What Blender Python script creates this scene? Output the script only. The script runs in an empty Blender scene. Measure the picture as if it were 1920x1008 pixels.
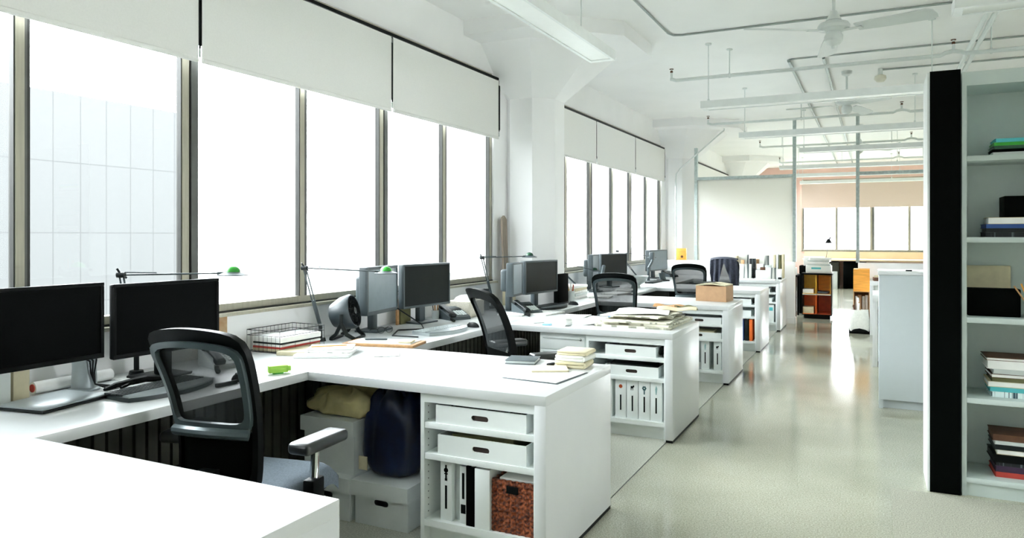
import bpy, bmesh, math, random
from mathutils import Vector, Matrix
random.seed(7)
PI = math.pi
SKY = 3.2; EXPO = 3.27
SC = bpy.context.scene
COL = SC.collection
# ------------------------------------------------------------------ materials
def lin(c):
    if isinstance(c, str):
        c = [int(c[i:i+2], 16) / 255 for i in (0, 2, 4)]
    return tuple((x / 12.92 if x <= .04045 else ((x + .055) / 1.055) ** 2.4) for x in c)
def new_mat(name):
    m = bpy.data.materials.new(name); m.use_nodes = True
    nt = m.node_tree; nt.nodes.clear()
    return m, nt, nt.nodes.new('ShaderNodeOutputMaterial')
def mat(name, col, rough=.5, metal=0., var=.05, scale=14., bump=0., spec=.5, col2=None, coat=0., stretch=None):
    m, nt, out = new_mat(name); N = nt.nodes; L = nt.links
    p = N.new('ShaderNodeBsdfPrincipled')
    p.inputs['Roughness'].default_value = rough; p.inputs['Metallic'].default_value = metal
    p.inputs['Specular IOR Level'].default_value = spec; p.inputs['Coat Weight'].default_value = coat
    tc = N.new('ShaderNodeTexCoord'); nz = N.new('ShaderNodeTexNoise'); nz.inputs['Scale'].default_value = scale
    nz.inputs['Detail'].default_value = 3
    if stretch:
        mp = N.new('ShaderNodeMapping'); mp.inputs['Scale'].default_value = stretch
        L.new(tc.outputs['Object'], mp.inputs[0]); L.new(mp.outputs[0], nz.inputs['Vector'])
    else:
        L.new(tc.outputs['Object'], nz.inputs['Vector'])
    r = N.new('ShaderNodeValToRGB'); c = lin(col)
    if col2: a, b = c, lin(col2)
    else: a = tuple(max(0, x * (1 - var)) for x in c); b = tuple(min(1, x * (1 + var)) for x in c)
    r.color_ramp.elements[0].position = .35; r.color_ramp.elements[1].position = .65
    r.color_ramp.elements[0].color = (*a, 1); r.color_ramp.elements[1].color = (*b, 1)
    L.new(nz.outputs['Fac'], r.inputs[0]); L.new(r.outputs[0], p.inputs['Base Color'])
    if bump:
        bp = N.new('ShaderNodeBump'); bp.inputs['Strength'].default_value = bump; bp.inputs['Distance'].default_value = .004
        L.new(nz.outputs['Fac'], bp.inputs['Height']); L.new(bp.outputs[0], p.inputs['Normal'])
    L.new(p.outputs[0], out.inputs[0])
    return m
WALL = mat('wall_paint', 'f1f1f1', .7, var=.012, scale=3)
CEIL = mat('ceiling_paint', 'f1f1f0', .8, var=.015, scale=2)
DESK = mat('white_laminate', 'd0d3d4', .3, var=.01, scale=5)
CARC = mat('white_melamine', 'e6ebea', .4, var=.012, scale=8)
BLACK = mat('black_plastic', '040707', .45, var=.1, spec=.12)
BLKSAT = mat('black_panel', '020403', .65, var=.12, scale=30, spec=.04)
DARK = mat('dark_grey', '131a1b', .45, var=.08, spec=.3)
GREY = mat('mid_grey', '465054', .45, var=.06)
SILVER = mat('silver_plastic', '98a1a4', .35, .3, var=.05)
LGREY = mat('light_grey', 'c3cac9', .5, var=.04)
CHROME = mat('chrome', 'd4dadb', .15, 1., var=.03)
STEEL = mat('galvanised_steel', 'b0bcba', .45, .6, var=.12, scale=25)
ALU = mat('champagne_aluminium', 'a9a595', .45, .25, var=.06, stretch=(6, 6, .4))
MULD = mat('shaded_aluminium', '5b5d5a', .5, .2, var=.08)  # darker copy of the frame metal, the shade of its far side painted in
GASK = mat('bronze_gasket', '2a2b27', .5, var=.1)
BLIND = mat('blind_fabric', 'e6e6e3', .85, var=.015, scale=120, bump=.05)
PIPE = mat('painted_pipe', 'd2d8d6', .5, var=.03)
PIPED = mat('bare_conduit', 'a3aba9', .45, .4, var=.08)
RIB = mat('ribbed_olive_panel', '2a2c22', .7, var=.12, scale=9)
PAPER = mat('paper', 'eff0ee', .8, var=.02, scale=30)
CREAM = mat('cream_paper', 'cfc6a8', .8, var=.05, scale=20)
CARD = mat('cardboard', 'c8a17c', .8, var=.05, scale=18)
AMBER = mat('amber_wood', 'eda544', .5, var=.12, scale=6, stretch=(1, 1, 8))
ORANGE = mat('orange_panel', 'fb7a34', .5, var=.08)
RUST = mat('rust_panel', 'b04c24', .5, var=.1)
YELLOW = mat('yellow_panel', 'ffc84e', .5, var=.06)
WOODT = mat('tan_wood', 'b58a5c', .5, var=.15, scale=5, stretch=(14, 1, 14))
PLANK = mat('weathered_board', '8b7f72', .7, var=.2, scale=5, stretch=(18, 18, 1))
CANVAS = mat('olive_canvas', 'cdc291', .9, var=.2, scale=9, bump=.6)
NAVY = mat('navy_nylon', '0b1836', .34, var=.5, scale=6, bump=.9)
LIME = mat('lime_card', 'a6dc55', .6, var=.04)
BOOKW = mat('bookcase_melamine', 'bdc9c6', .45, var=.015, scale=6)
FANW = mat('fan_white', 'd3d8d6', .4, var=.02)
GREEN = mat('green_shade', '3aa83a', .35, var=.06)
GREEND = mat('dark_green_shade', '24503a', .4, var=.06)
BOXW = mat('white_board_carton', 'dfe5e6', .75, var=.03, scale=10)
CLOTH = mat('jacket_cloth', '3b3f4c', .9, var=.22, scale=40, bump=.2)
SEATF = mat('blue_grey_seat_fabric', '66717c', .9, var=.12, scale=150, bump=.15)
RED = mat('red_cloth', 'b23a30', .6, var=.1)
TEAL = mat('teal_card', '4fb6bd', .6, var=.05)
BLUE = mat('blue_card', '2b4e8f', .6, var=.08)
SKYB = mat('pale_blue_sticky', '9fd3ee', .6, var=.03)
BROWN = mat('brown_card', '5b3a26', .7, var=.15)
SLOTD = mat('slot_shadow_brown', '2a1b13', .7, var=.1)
OLIVEB = mat('olive_book', '5f5f3c', .7, var=.1)
PURPLE = mat('dark_purple_book', '35203c', .6, var=.1)
CORAL = mat('coral_wall', 'e2c2b6', .7, var=.03, scale=3)
CONC = mat('outdoor_ground', '8f948f', .9, var=.1, scale=1)
SCREEN = mat('dark_screen', '010303', .5, var=.05, spec=.05)
SCREENG = mat('grey_screen', '121816', .4, var=.05, spec=.14)
SCREENL = mat('screen_with_reflection', '6d7d85', .3, var=.05)  # pale tone is a window reflection put into the screen colour
RUGM = mat('pale_rug', '9c9c8e', .95, var=.3, scale=160, bump=.3)
LINEN = mat('linen_white', 'e3e4de', .9, var=.05, scale=40, bump=.15)
WHITEP = mat('white_plastic', 'e6eae9', .35, var=.02)

def speckle_floor(name, ca, cb, rough, rv):
    m, nt, out = new_mat(name); N = nt.nodes; L = nt.links
    p = N.new('ShaderNodeBsdfPrincipled'); tc = N.new('ShaderNodeTexCoord')
    big = N.new('ShaderNodeTexNoise'); big.inputs['Scale'].default_value = .9; big.inputs['Detail'].default_value = 5
    fine = N.new('ShaderNodeTexNoise'); fine.inputs['Scale'].default_value = 130; fine.inputs['Detail'].default_value = 2
    vor = N.new('ShaderNodeTexVoronoi'); vor.inputs['Scale'].default_value = 70
    for n in (big, fine, vor): L.new(tc.outputs['Object'], n.inputs['Vector'])
    r1 = N.new('ShaderNodeValToRGB'); r1.color_ramp.elements[0].position = .3; r1.color_ramp.elements[1].position = .72
    r1.color_ramp.elements[0].color = (*lin(ca), 1); r1.color_ramp.elements[1].color = (*lin(cb), 1)
    L.new(big.outputs['Fac'], r1.inputs[0])
    r2 = N.new('ShaderNodeValToRGB'); r2.color_ramp.elements[0].position = .38; r2.color_ramp.elements[1].position = .62
    r2.color_ramp.elements[0].color = (.6, .6, .57, 1); r2.color_ramp.elements[1].color = (1.06, 1.06, 1.06, 1)
    L.new(fine.outputs['Fac'], r2.inputs[0])
    mx = N.new('ShaderNodeMix'); mx.data_type = 'RGBA'; mx.blend_type = 'MULTIPLY'; mx.inputs[0].default_value = .8
    L.new(r1.outputs[0], mx.inputs[6]); L.new(r2.outputs[0], mx.inputs[7])
    r3 = N.new('ShaderNodeValToRGB'); r3.color_ramp.elements[0].position = .05; r3.color_ramp.elements[1].position = .22
    r3.color_ramp.elements[0].color = (.62, .61, .57, 1); r3.color_ramp.elements[1].color = (1, 1, 1, 1)
    L.new(vor.outputs['Distance'], r3.inputs[0])
    m2 = N.new('ShaderNodeMix'); m2.data_type = 'RGBA'; m2.blend_type = 'MULTIPLY'; m2.inputs[0].default_value = .8
    L.new(mx.outputs[2], m2.inputs[6]); L.new(r3.outputs[0], m2.inputs[7]); L.new(m2.outputs[2], p.inputs['Base Color'])
    mr = N.new('ShaderNodeMapRange'); mr.inputs[3].default_value = rough; mr.inputs[4].default_value = rough + rv
    L.new(big.outputs['Fac'], mr.inputs[0]); L.new(mr.outputs[0], p.inputs['Roughness'])
    p.inputs['Specular IOR Level'].default_value = .95
    L.new(p.outputs[0], out.inputs[0])
    return m
FLOOR = speckle_floor('polished_concrete', 'a3a391', 'c2c1b0', .05, .13)
TERR = speckle_floor('terrazzo', 'bcbdb1', 'cfd0c6', .35, .2)

def thin_glass(name, tint, spec=1.0, rough=.0):
    m, nt, out = new_mat(name); N = nt.nodes; L = nt.links
    t = N.new('ShaderNodeBsdfTransparent'); t.inputs[0].default_value = (*tint, 1)
    g = N.new('ShaderNodeBsdfGlossy'); g.inputs['Roughness'].default_value = rough
    fr = N.new('ShaderNodeFresnel'); fr.inputs[0].default_value = 1.3
    mu = N.new('ShaderNodeMath'); mu.operation = 'MULTIPLY'; mu.inputs[1].default_value = spec
    mx = N.new('ShaderNodeMixShader')
    L.new(fr.outputs[0], mu.inputs[0]); L.new(mu.outputs[0], mx.inputs[0]); L.new(t.outputs[0], mx.inputs[1]); L.new(g.outputs[0], mx.inputs[2])
    L.new(mx.outputs[0], out.inputs[0])
    return m
GLASS = thin_glass('window_glass', (.97, .985, .98), .8)
GLASSP = thin_glass('partition_glass', (.96, .975, .965), .9)

def frosted(name, col, trans):
    m, nt, out = new_mat(name); N = nt.nodes; L = nt.links
    d = N.new('ShaderNodeBsdfDiffuse'); d.inputs[0].default_value = (*lin(col), 1)
    tr = N.new('ShaderNodeBsdfTranslucent'); tr.inputs[0].default_value = (*lin(col), 1)
    nz = N.new('ShaderNodeTexNoise'); nz.inputs['Scale'].default_value = 40
    g = N.new('ShaderNodeBsdfGlossy'); g.inputs['Roughness'].default_value = .18
    a = N.new('ShaderNodeMixShader'); a.inputs[0].default_value = trans
    b = N.new('ShaderNodeMixShader'); b.inputs[0].default_value = .07
    bp = N.new('ShaderNodeBump'); bp.inputs['Strength'].default_value = .02
    L.new(nz.outputs[0], bp.inputs['Height']); L.new(bp.outputs[0], g.inputs['Normal'])
    L.new(d.outputs[0], a.inputs[1]); L.new(tr.outputs[0], a.inputs[2])
    L.new(a.outputs[0], b.inputs[1]); L.new(g.outputs[0], b.inputs[2]); L.new(b.outputs[0], out.inputs[0])
    return m
FROST = frosted('frosted_glass', 'f1f0ea', .5)

def mesh_fabric(name, col, alpha):
    m, nt, out = new_mat(name); N = nt.nodes; L = nt.links
    p = N.new('ShaderNodeBsdfPrincipled'); p.inputs['Base Color'].default_value = (*lin(col), 1); p.inputs['Roughness'].default_value = .7
    t = N.new('ShaderNodeBsdfTransparent'); mx = N.new('ShaderNodeMixShader')
    tc = N.new('ShaderNodeTexCoord'); ck = N.new('ShaderNodeTexNoise'); ck.inputs['Scale'].default_value = 260
    mr = N.new('ShaderNodeMapRange'); mr.inputs[3].default_value = alpha - .1; mr.inputs[4].default_value = alpha + .1
    L.new(tc.outputs['Object'], ck.inputs['Vector']); L.new(ck.outputs['Fac'], mr.inputs[0]); L.new(mr.outputs[0], mx.inputs[0])
    L.new(t.outputs[0], mx.inputs[1]); L.new(p.outputs[0], mx.inputs[2]); L.new(mx.outputs[0], out.inputs[0])
    return m
MESHF = mesh_fabric('chair_mesh_fabric', '141d1e', .56)

def emit(name, col, st):
    m, nt, out = new_mat(name); e = nt.nodes.new('ShaderNodeEmission')
    e.inputs[0].default_value = (*col, 1); e.inputs[1].default_value = st
    nt.links.new(e.outputs[0], out.inputs[0]); return m
DIFFU = mat('lamp_diffuser', 'f4f6f4', .35, var=.01)

def printed(name, base, ink, sx, sy, thr=.55):
    m, nt, out = new_mat(name); N = nt.nodes; L = nt.links
    p = N.new('ShaderNodeBsdfPrincipled'); p.inputs['Roughness'].default_value = .8
    tc = N.new('ShaderNodeTexCoord'); mp = N.new('ShaderNodeMapping'); mp.inputs['Scale'].default_value = (sx, sy, 1)
    nz = N.new('ShaderNodeTexNoise'); nz.inputs['Scale'].default_value = 1; nz.inputs['Detail'].default_value = 2
    r = N.new('ShaderNodeValToRGB'); r.color_ramp.elements[0].position = thr; r.color_ramp.elements[1].position = thr + .06
    r.color_ramp.elements[0].color = (*lin(base), 1); r.color_ramp.elements[1].color = (*lin(ink), 1)
    L.new(tc.outputs['Object'], mp.inputs[0]); L.new(mp.outputs[0], nz.inputs['Vector']); L.new(nz.outputs['Fac'], r.inputs[0])
    L.new(r.outputs[0], p.inputs['Base Color']); L.new(p.outputs[0], out.inputs[0])
    return m
NEWS = printed('newsprint', 'dcd9c8', '8f8e80', 14, 90, .52)
NEWS2 = printed('newsprint_colour', 'e4e1d4', '77705a', 9, 18, .56)
PRINT = printed('printed_sheet', 'f0f1ee', 'b9bcb9', 30, 160, .55)
ARTC = printed('art_card', 'cfcfc8', '4f595b', 22, 22, .6)
DOTS = printed('dotted_cover', 'dff0f0', '2d4a58', 60, 60, .6)
JACKB = printed('mottled_book', '181d20', '5a6468', 40, 40, .55)

def weave(name):
    m, nt, out = new_mat(name); N = nt.nodes; L = nt.links
    p = N.new('ShaderNodeBsdfPrincipled'); p.inputs['Roughness'].default_value = .6
    tc = N.new('ShaderNodeTexCoord'); nz = N.new('ShaderNodeTexNoise'); nz.inputs['Scale'].default_value = 90
    r = N.new('ShaderNodeValToRGB'); r.color_ramp.elements[0].position = .35; r.color_ramp.elements[1].position = .7
    r.color_ramp.elements[0].color = (*lin('3a140c'), 1); r.color_ramp.elements[1].color = (*lin('a8552a'), 1)
    L.new(tc.outputs['Object'], nz.inputs['Vector']); L.new(nz.outputs['Fac'], r.inputs[0]); L.new(r.outputs[0], p.inputs['Base Color'])
    L.new(p.outputs[0], out.inputs[0]); return m
WEAVE = weave('woven_wicker')

def panelled(name):
    m, nt, out = new_mat(name); N = nt.nodes; L = nt.links
    p = N.new('ShaderNodeBsdfPrincipled'); p.inputs['Roughness'].default_value = 1; p.inputs['Specular IOR Level'].default_value = 0
    tc = N.new('ShaderNodeTexCoord'); mp = N.new('ShaderNodeMapping'); mp.inputs['Rotation'].default_value = (0, PI / 2, PI / 2)
    sep = N.new('ShaderNodeSeparateXYZ'); cmb = N.new('ShaderNodeCombineXYZ')
    L.new(tc.outputs['Object'], sep.inputs[0]); L.new(sep.outputs['Y'], cmb.inputs['X']); L.new(sep.outputs['Z'], cmb.inputs['Y'])
    br = N.new('ShaderNodeTexBrick'); br.offset = 0; br.inputs['Scale'].default_value = 1
    br.inputs['Brick Width'].default_value = .58; br.inputs['Row Height'].default_value = 1.46; br.inputs['Mortar Size'].default_value = .012
    br.inputs['Color1'].default_value = (*OUTC, 1); br.inputs['Color2'].default_value = (*[x * 1.02 for x in OUTC], 1)
    br.inputs['Mortar'].default_value = (*[x * .78 for x in OUTC], 1)
    L.new(cmb.outputs[0], br.inputs['Vector']); L.new(br.outputs['Color'], p.inputs['Base Color']); L.new(p.outputs[0], out.inputs[0])
    return m
OUTC = (.055, .0555, .056)
PANELS = panelled('cladding_panels')

# ------------------------------------------------------------------ mesh builder
class MB:
    def __init__(s): s.v = []; s.f = []
    def add(s, vs, fs, M=None):
        o = len(s.v)
        for p in vs:
            p = Vector(p)
            s.v.append(tuple(M @ p) if M is not None else tuple(p))
        s.f += [tuple(i + o for i in f) for f in fs]
        return s
    def bx(s, x0, x1, y0, y1, z0, z1, M=None):
        vs = [(x0, y0, z0), (x1, y0, z0), (x1, y1, z0), (x0, y1, z0), (x0, y0, z1), (x1, y0, z1), (x1, y1, z1), (x0, y1, z1)]
        return s.add(vs, [(0, 3, 2, 1), (4, 5, 6, 7), (0, 1, 5, 4), (1, 2, 6, 5), (2, 3, 7, 6), (3, 0, 4, 7)], M)
    def rb(s, x0, x1, y0, y1, z0, z1, r=.004, seg=2, M=None):
        bm = bmesh.new(); bmesh.ops.create_cube(bm, size=1)
        for v in bm.verts:
            v.co = ((x0 + x1) / 2 + v.co.x * (x1 - x0), (y0 + y1) / 2 + v.co.y * (y1 - y0), (z0 + z1) / 2 + v.co.z * (z1 - z0))
        r = min(r, .49 * min(x1 - x0, y1 - y0, z1 - z0))
        bmesh.ops.bevel(bm, geom=bm.edges[:], offset=r, segments=seg, affect='EDGES', profile=.5)
        bm.verts.index_update()
        s.add([v.co.copy() for v in bm.verts], [[v.index for v in f.verts] for f in bm.faces], M); bm.free()
        return s
    def cyl(s, p0, p1, r0, r1=None, n=16):
        r1 = r0 if r1 is None else r1
        p0 = Vector(p0); p1 = Vector(p1); d = (p1 - p0).normalized()
        a = Vector((0, 0, 1)) if abs(d.z) < .9 else Vector((1, 0, 0))
        u = d.cross(a).normalized(); w = d.cross(u)
        vs = []
        for p, r in ((p0, r0), (p1, r1)):
            for i in range(n):
                t = 2 * PI * i / n; vs.append(p + (u * math.cos(t) + w * math.sin(t)) * r)
        fs = [(i, (i + 1) % n, n + (i + 1) % n, n + i) for i in range(n)] + [tuple(range(n))[::-1], tuple(range(n, 2 * n))]
        return s.add(vs, fs)
    def tube(s, pts, r, n=8):
        pts = [Vector(p) for p in pts]; m = len(pts); vs = []; up = None
        for k, p in enumerate(pts):
            d = (pts[min(k + 1, m - 1)] - pts[max(k - 1, 0)]).normalized()
            if up is None: up = d.orthogonal().normalized()
            up = (up - d * up.dot(d)).normalized(); w = d.cross(up)
            rr = r[k] if isinstance(r, (list, tuple)) else r
            for i in range(n):
                t = 2 * PI * i / n; vs.append(p + (up * math.cos(t) + w * math.sin(t)) * rr)
        fs = [(k * n + i, k * n + (i + 1) % n, (k + 1) * n + (i + 1) % n, (k + 1) * n + i) for k in range(m - 1) for i in range(n)]
        fs += [tuple(range(n))[::-1], tuple(range((m - 1) * n, m * n))]
        return s.add(vs, fs)
    def lathe(s, prof, n=24, M=None):
        vs = []; m = len(prof)
        for r, z in prof:
            for i in range(n):
                t = 2 * PI * i / n; vs.append((r * math.cos(t), r * math.sin(t), z))
        fs = [(k * n + i, k * n + (i + 1) % n, (k + 1) * n + (i + 1) % n, (k + 1) * n + i) for k in range(m - 1) for i in range(n)]
        if prof[0][0] > 1e-4: fs.append(tuple(range(n))[::-1])
        if prof[-1][0] > 1e-4: fs.append(tuple(range((m - 1) * n, m * n)))
        return s.add(vs, fs, M)
    def prism(s, poly, z0, z1, M=None):
        n = len(poly)
        vs = [(x, y, z0) for x, y in poly] + [(x, y, z1) for x, y in poly]
        return s.add(vs, [(i, (i + 1) % n, n + (i + 1) % n, n + i) for i in range(n)] + [tuple(range(n))[::-1], tuple(range(n, 2 * n))], M)
    def sheet(s, fn, nu, nv, t, M=None):
        # a slab with its own thickness: fn(u, v) gives the underside
        top = []; bot = []
        for j in range(nv + 1):
            for i in range(nu + 1):
                p = Vector(fn(i / nu, j / nv)); bot.append(p); top.append(p + Vector((0, 0, t)))
        k = nu + 1; n = len(bot); fs = []
        for j in range(nv):
            for i in range(nu):
                a = j * k + i; fs.append((a + n, a + 1 + n, a + k + 1 + n, a + k + n)); fs.append((a, a + k, a + k + 1, a + 1))
        rim = [i for i in range(k)] + [j * k + nu for j in range(1, nv + 1)] + [nv * k + i for i in range(nu - 1, -1, -1)] + [j * k for j in range(nv - 1, 0, -1)]
        m = len(rim)
        for q in range(m): fs.append((rim[q], rim[(q + 1) % m], rim[(q + 1) % m] + n, rim[q] + n))
        return s.add(bot + top, fs, M)
    def slotplate(s, w, h, t, sw, sh, M=None, dz=0):
        # upright plate in xz, thickness along y, with a stadium shaped hole
        N = 40; outer = []; inner = []
        angs = sorted([2 * PI * i / N + .01 for i in range(N)] + [math.atan2(a * h / 2 - dz, b * w / 2) % (2 * PI) for a in (1, -1) for b in (1, -1)])
        for a in angs:
            c, q = math.cos(a), math.sin(a)
            tx = (w / 2) / abs(c) if abs(c) > 1e-6 else 1e9
            tz = ((h / 2 - dz) if q > 0 else (h / 2 + dz)) / abs(q) if abs(q) > 1e-6 else 1e9
            k = min(tx, tz); outer.append((c * k, q * k + dz))
            r = sh / 2; L = sw / 2 - r
            best = 0
            lo, hi = 0, sw
            for _ in range(24):
                md = (lo + hi) / 2; x, z = c * md, q * md
                dx = max(abs(x) - L, 0)
                if dx * dx + z * z < r * r: lo = md
                else: hi = md
            inner.append((c * lo, q * lo + dz))
        n = len(angs)
        vs = [(x, -t / 2, z) for x, z in outer] + [(x, -t / 2, z) for x, z in inner] + [(x, t / 2, z) for x, z in outer] + [(x, t / 2, z) for x, z in inner]
        fs = []
        for i in range(n):
            j = (i + 1) % n
            fs += [(i, j, n + j, n + i), (2 * n + j, 2 * n + i, 3 * n + i, 3 * n + j), (j, i, 2 * n + i, 2 * n + j), (n + i, n + j, 3 * n + j, 3 * n + i)]
        return s.add(vs, fs, M)
    def build(s, name, m, parent=None, ang=35):
        me = bpy.data.meshes.new(name); me.from_pydata(s.v, [], s.f)
        bm = bmesh.new(); bm.from_mesh(me); bmesh.ops.recalc_face_normals(bm, faces=bm.faces[:]); bm.to_mesh(me); bm.free()
        me.materials.append(m)
        me.polygons.foreach_set('use_smooth', [True] * len(me.polygons)); me.set_sharp_from_angle(angle=math.radians(ang))
        o = bpy.data.objects.new(name, me); COL.objects.link(o)
        if parent is not None: o.parent = parent
        return o
def tag(o, label=None, cat=None, group=None, kind=None):
    if label: o['label'] = label
    if cat: o['category'] = cat
    if group: o['group'] = group
    if kind: o['kind'] = kind
    return o
def thing(name, label, cat, loc=(0, 0, 0), rz=0, group=None):
    o = bpy.data.objects.new(name, None); COL.objects.link(o); o.empty_display_size = .1
    o.location = loc; o.rotation_euler = (0, 0, math.radians(rz))
    return tag(o, label, cat, group)
def place(o, loc, rz=0):
    o.location = loc; o.rotation_euler = (0, 0, math.radians(rz)); return o
def copy_tree(o, parent=None, name=None):
    c = o.copy(); COL.objects.link(c)
    if parent is not None: c.parent = parent
    for ch in list(o.children): copy_tree(ch, c)
    return c
def slab(name, label, cat, x, y, z, w, l, t, rz, m, group=None, r=.003):
    o = MB().rb(-w / 2, w / 2, -l / 2, l / 2, 0, t, r).build(name, m)
    return tag(place(o, (x, y, z), rz), label, cat, group)
def struct(name, mb, m, parent=None):
    o = mb.build(name, m, parent)
    if parent is None: o['kind'] = 'structure'
    return o
def Tm(x=0, y=0, z=0): return Matrix.Translation((x, y, z))
def Rm(deg, ax): return Matrix.Rotation(math.radians(deg), 4, ax)
def oct_pts(cx, cy, a):
    R = a / math.cos(PI / 8)
    return [(cx + R * math.cos(PI / 8 + k * PI / 4), cy + R * math.sin(PI / 8 + k * PI / 4)) for k in range(8)]

# ------------------------------------------------------------------ setting
XW = -3.27; ZC = 3.32; DT = .74; YP = 12.45; YFAR = 22.0; XR = 6.2; YB = -4.6
struct('floor', MB().bx(-1.255, XR, YB, YFAR + .2, -.2, 0), FLOOR)
struct('floor_window_side', MB().bx(XW - .2, -1.263, YB, YFAR + .2, -.2, 0), TERR)
struct('trim_1', MB().bx(-1.263, -1.255, YB, YFAR + .2, -.2, -.002), GASK)
struct('ceiling', MB().bx(XW - .2, XR + .2, YB - .2, YFAR + .2, ZC, ZC + .25), CEIL)
struct('wall_right', MB().bx(XR, XR + .2, YB, YFAR + .2, 0, .98).bx(XR, XR + .2, YB, YFAR + .2, 2.95, ZC)
       .bx(XR, XR + .2, YB, 3.2, .98, 2.95).bx(XR, XR + .2, 4.3, YFAR + .2, .98, 2.95), WALL)  # opening added in the unseen wall to light the desk end panels
struct('wall_back', MB().bx(XW - .2, XR + .2, YB - .2, YB, 0, ZC), WALL)
BAYS = [(-4.0, .0), (1.03, 6.25), (7.28, 12.5), (13.53, 18.75), (19.75, 21.5)]
wl = MB().bx(XW - .25, XW, YB, YFAR, 0, .965).bx(XW - .25, XW, YB, YFAR, 2.96, ZC)
e = YB
for y0, y1 in BAYS + [(YFAR, YFAR)]:
    if y0 > e: wl.bx(XW - .25, XW, e, y0, .965, 2.96)
    e = y1
struct('wall_left', wl, WALL)

def window_bay(n, y0, y1, pitch, first_wide, axis='y', at=XW):
    """frames, mullions and panes of one bay; local x runs along the wall, y into the room side"""
    root = bpy.data.objects.new('window_%d' % n, None); COL.objects.link(root); root['kind'] = 'structure'
    if axis == 'y': root.location = (at, y0, 0); root.rotation_euler = (0, 0, PI / 2)      # local +x -> world +y, local +y -> world -x
    else: root.location = (y0, at, 0)
    W = y1 - y0; zb, zt = .965, 2.96
    fr = MB()
    fr.bx(0, W, .02, .07, zb, zb + .055).bx(0, W, .02, .11, zt - .05, zt)
    fr.build('window_frame', ALU, root)
    MB().bx(-.02, W + .02, -.035, .02, zb - .012, zb + .006).build('window_sill', ALU, root)
    MB().bx(0, W, .012, .02, zb + .006, zb + .016).build('sill_shadow_line', GASK, root)  # dark strip painted in as the shadow line at the frame foot
    k = 0; xs = []
    x = 0
    while x < W + .01:
        xs.append((x, (k % 2 == 0) if first_wide else (k % 2 == 1))); x += pitch; k += 1
    for x, wide in xs:
        edge = x < .03 or x > W - .03
        if wide and not edge:
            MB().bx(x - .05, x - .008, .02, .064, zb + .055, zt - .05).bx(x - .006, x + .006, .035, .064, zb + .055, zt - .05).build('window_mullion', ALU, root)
            MB().bx(x + .008, x + .05, .02, .064, zb + .055, zt - .05).build('window_mullion', MULD, root)  # second half of the same frame, shade painted into its colour
            MB().bx(x - .008, x - .006, .028, .06, zb + .055, zt - .05).bx(x + .006, x + .008, .028, .06, zb + .055, zt - .05).bx(x - .056, x - .05, .024, .06, zb + .055, zt - .05).bx(x + .05, x + .056, .024, .06, zb + .055, zt - .05).build('mullion_gasket', GASK, root)
        else:
            h = .045 if edge else .025
            a = max(x - h, 0); b = min(x + h, W)
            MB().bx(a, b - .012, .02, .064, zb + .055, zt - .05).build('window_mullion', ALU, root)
            MB().bx(b - .012, b, .022, .064, zb + .055, zt - .05).build('mullion_shade_strip', MULD, root)  # thin dark strip paints the shaded edge of the mullion
            g = MB()
            if a > 0: g.bx(a - .006, a, .024, .06, zb + .055, zt - .05)
            if b < W: g.bx(b, b + .012, .022, .06, zb + .055, zt - .05)
            g.build('mullion_gasket', GASK, root)
    for (xa, _), (xb, _) in zip(xs[:-1], xs[1:]):
        MB().bx(xa, xb, .046, .052, zb + .05, zt - .05).build('window_pane', GLASS, root)
    return root
for i, (y0, y1) in enumerate(BAYS):
    window_bay(i + 1, y0, y1, (y1 - y0) / (6 if y1 - y0 > 3 else 2), True)

def blind(y0, y1, label, group):
    t = thing('roller_blind', label, 'blind', (XW + .055, y0, 0), 90, group)
    W = y1 - y0
    MB().bx(.012, W - .012, -.002, .002, 2.35, 2.885).build('blind_fabric', BLIND, t)
    MB().rb(.012, W - .012, -.009, .009, 2.325, 2.352, .007, 3).build('hem_bar', BLIND, t)
    MB().bx(0, W, .0, .05, 2.892, 2.915).build('head_rail_and_shadow', BLACK, t)  # black bar stands in for the shadow line of the rail
    MB().cyl((.012, .025, 2.865), (W - .012, .025, 2.865), .02).build('roller_tube', BLIND, t)
    MB().bx(W - .034, W + .034, .004, .018, 2.42, 2.845).build('gap_blocker', BLACK, t)  # black strip added behind the gap to block the bright sky
    MB().tube([(W - .006, -.004, 2.89), (W - .006, -.006, 2.6), (W - .006, -.004, 2.40)], .0022, 6).cyl((W - .006, -.006, 2.40), (W - .006, -.006, 2.43), .005, n=8).build('pull_chain', BLACK, t)
    MB().rb(W - .011, W - .001, -.009, .0, 2.352, 2.40, .003).build('chain_clip', LGREY, t)
    return t
BL = ['white roller blind over the nearest window, cut by the left edge of the photo', 'white roller blind of the near window, between two dark gaps',
      'white roller blind of the near window next to the first column']
for i in range(3):
    blind(1.03 + 1.74 * i, 1.03 + 1.74 * (i + 1), BL[i], 'roller blinds of the near window')
BL = ['white roller blind of the second window, half hidden by the first column', 'middle white roller blind of the second window', 'white roller blind of the second window, farthest from the first column']
for i in range(3):
    blind(7.28 + 1.74 * i, 7.28 + 1.74 * (i + 1), BL[i], 'roller blinds of the second window')
blind(13.53, 18.75, 'white roller blind beyond the glass partition, seen above its steel beam', 'roller blinds beyond the partition')
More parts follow.
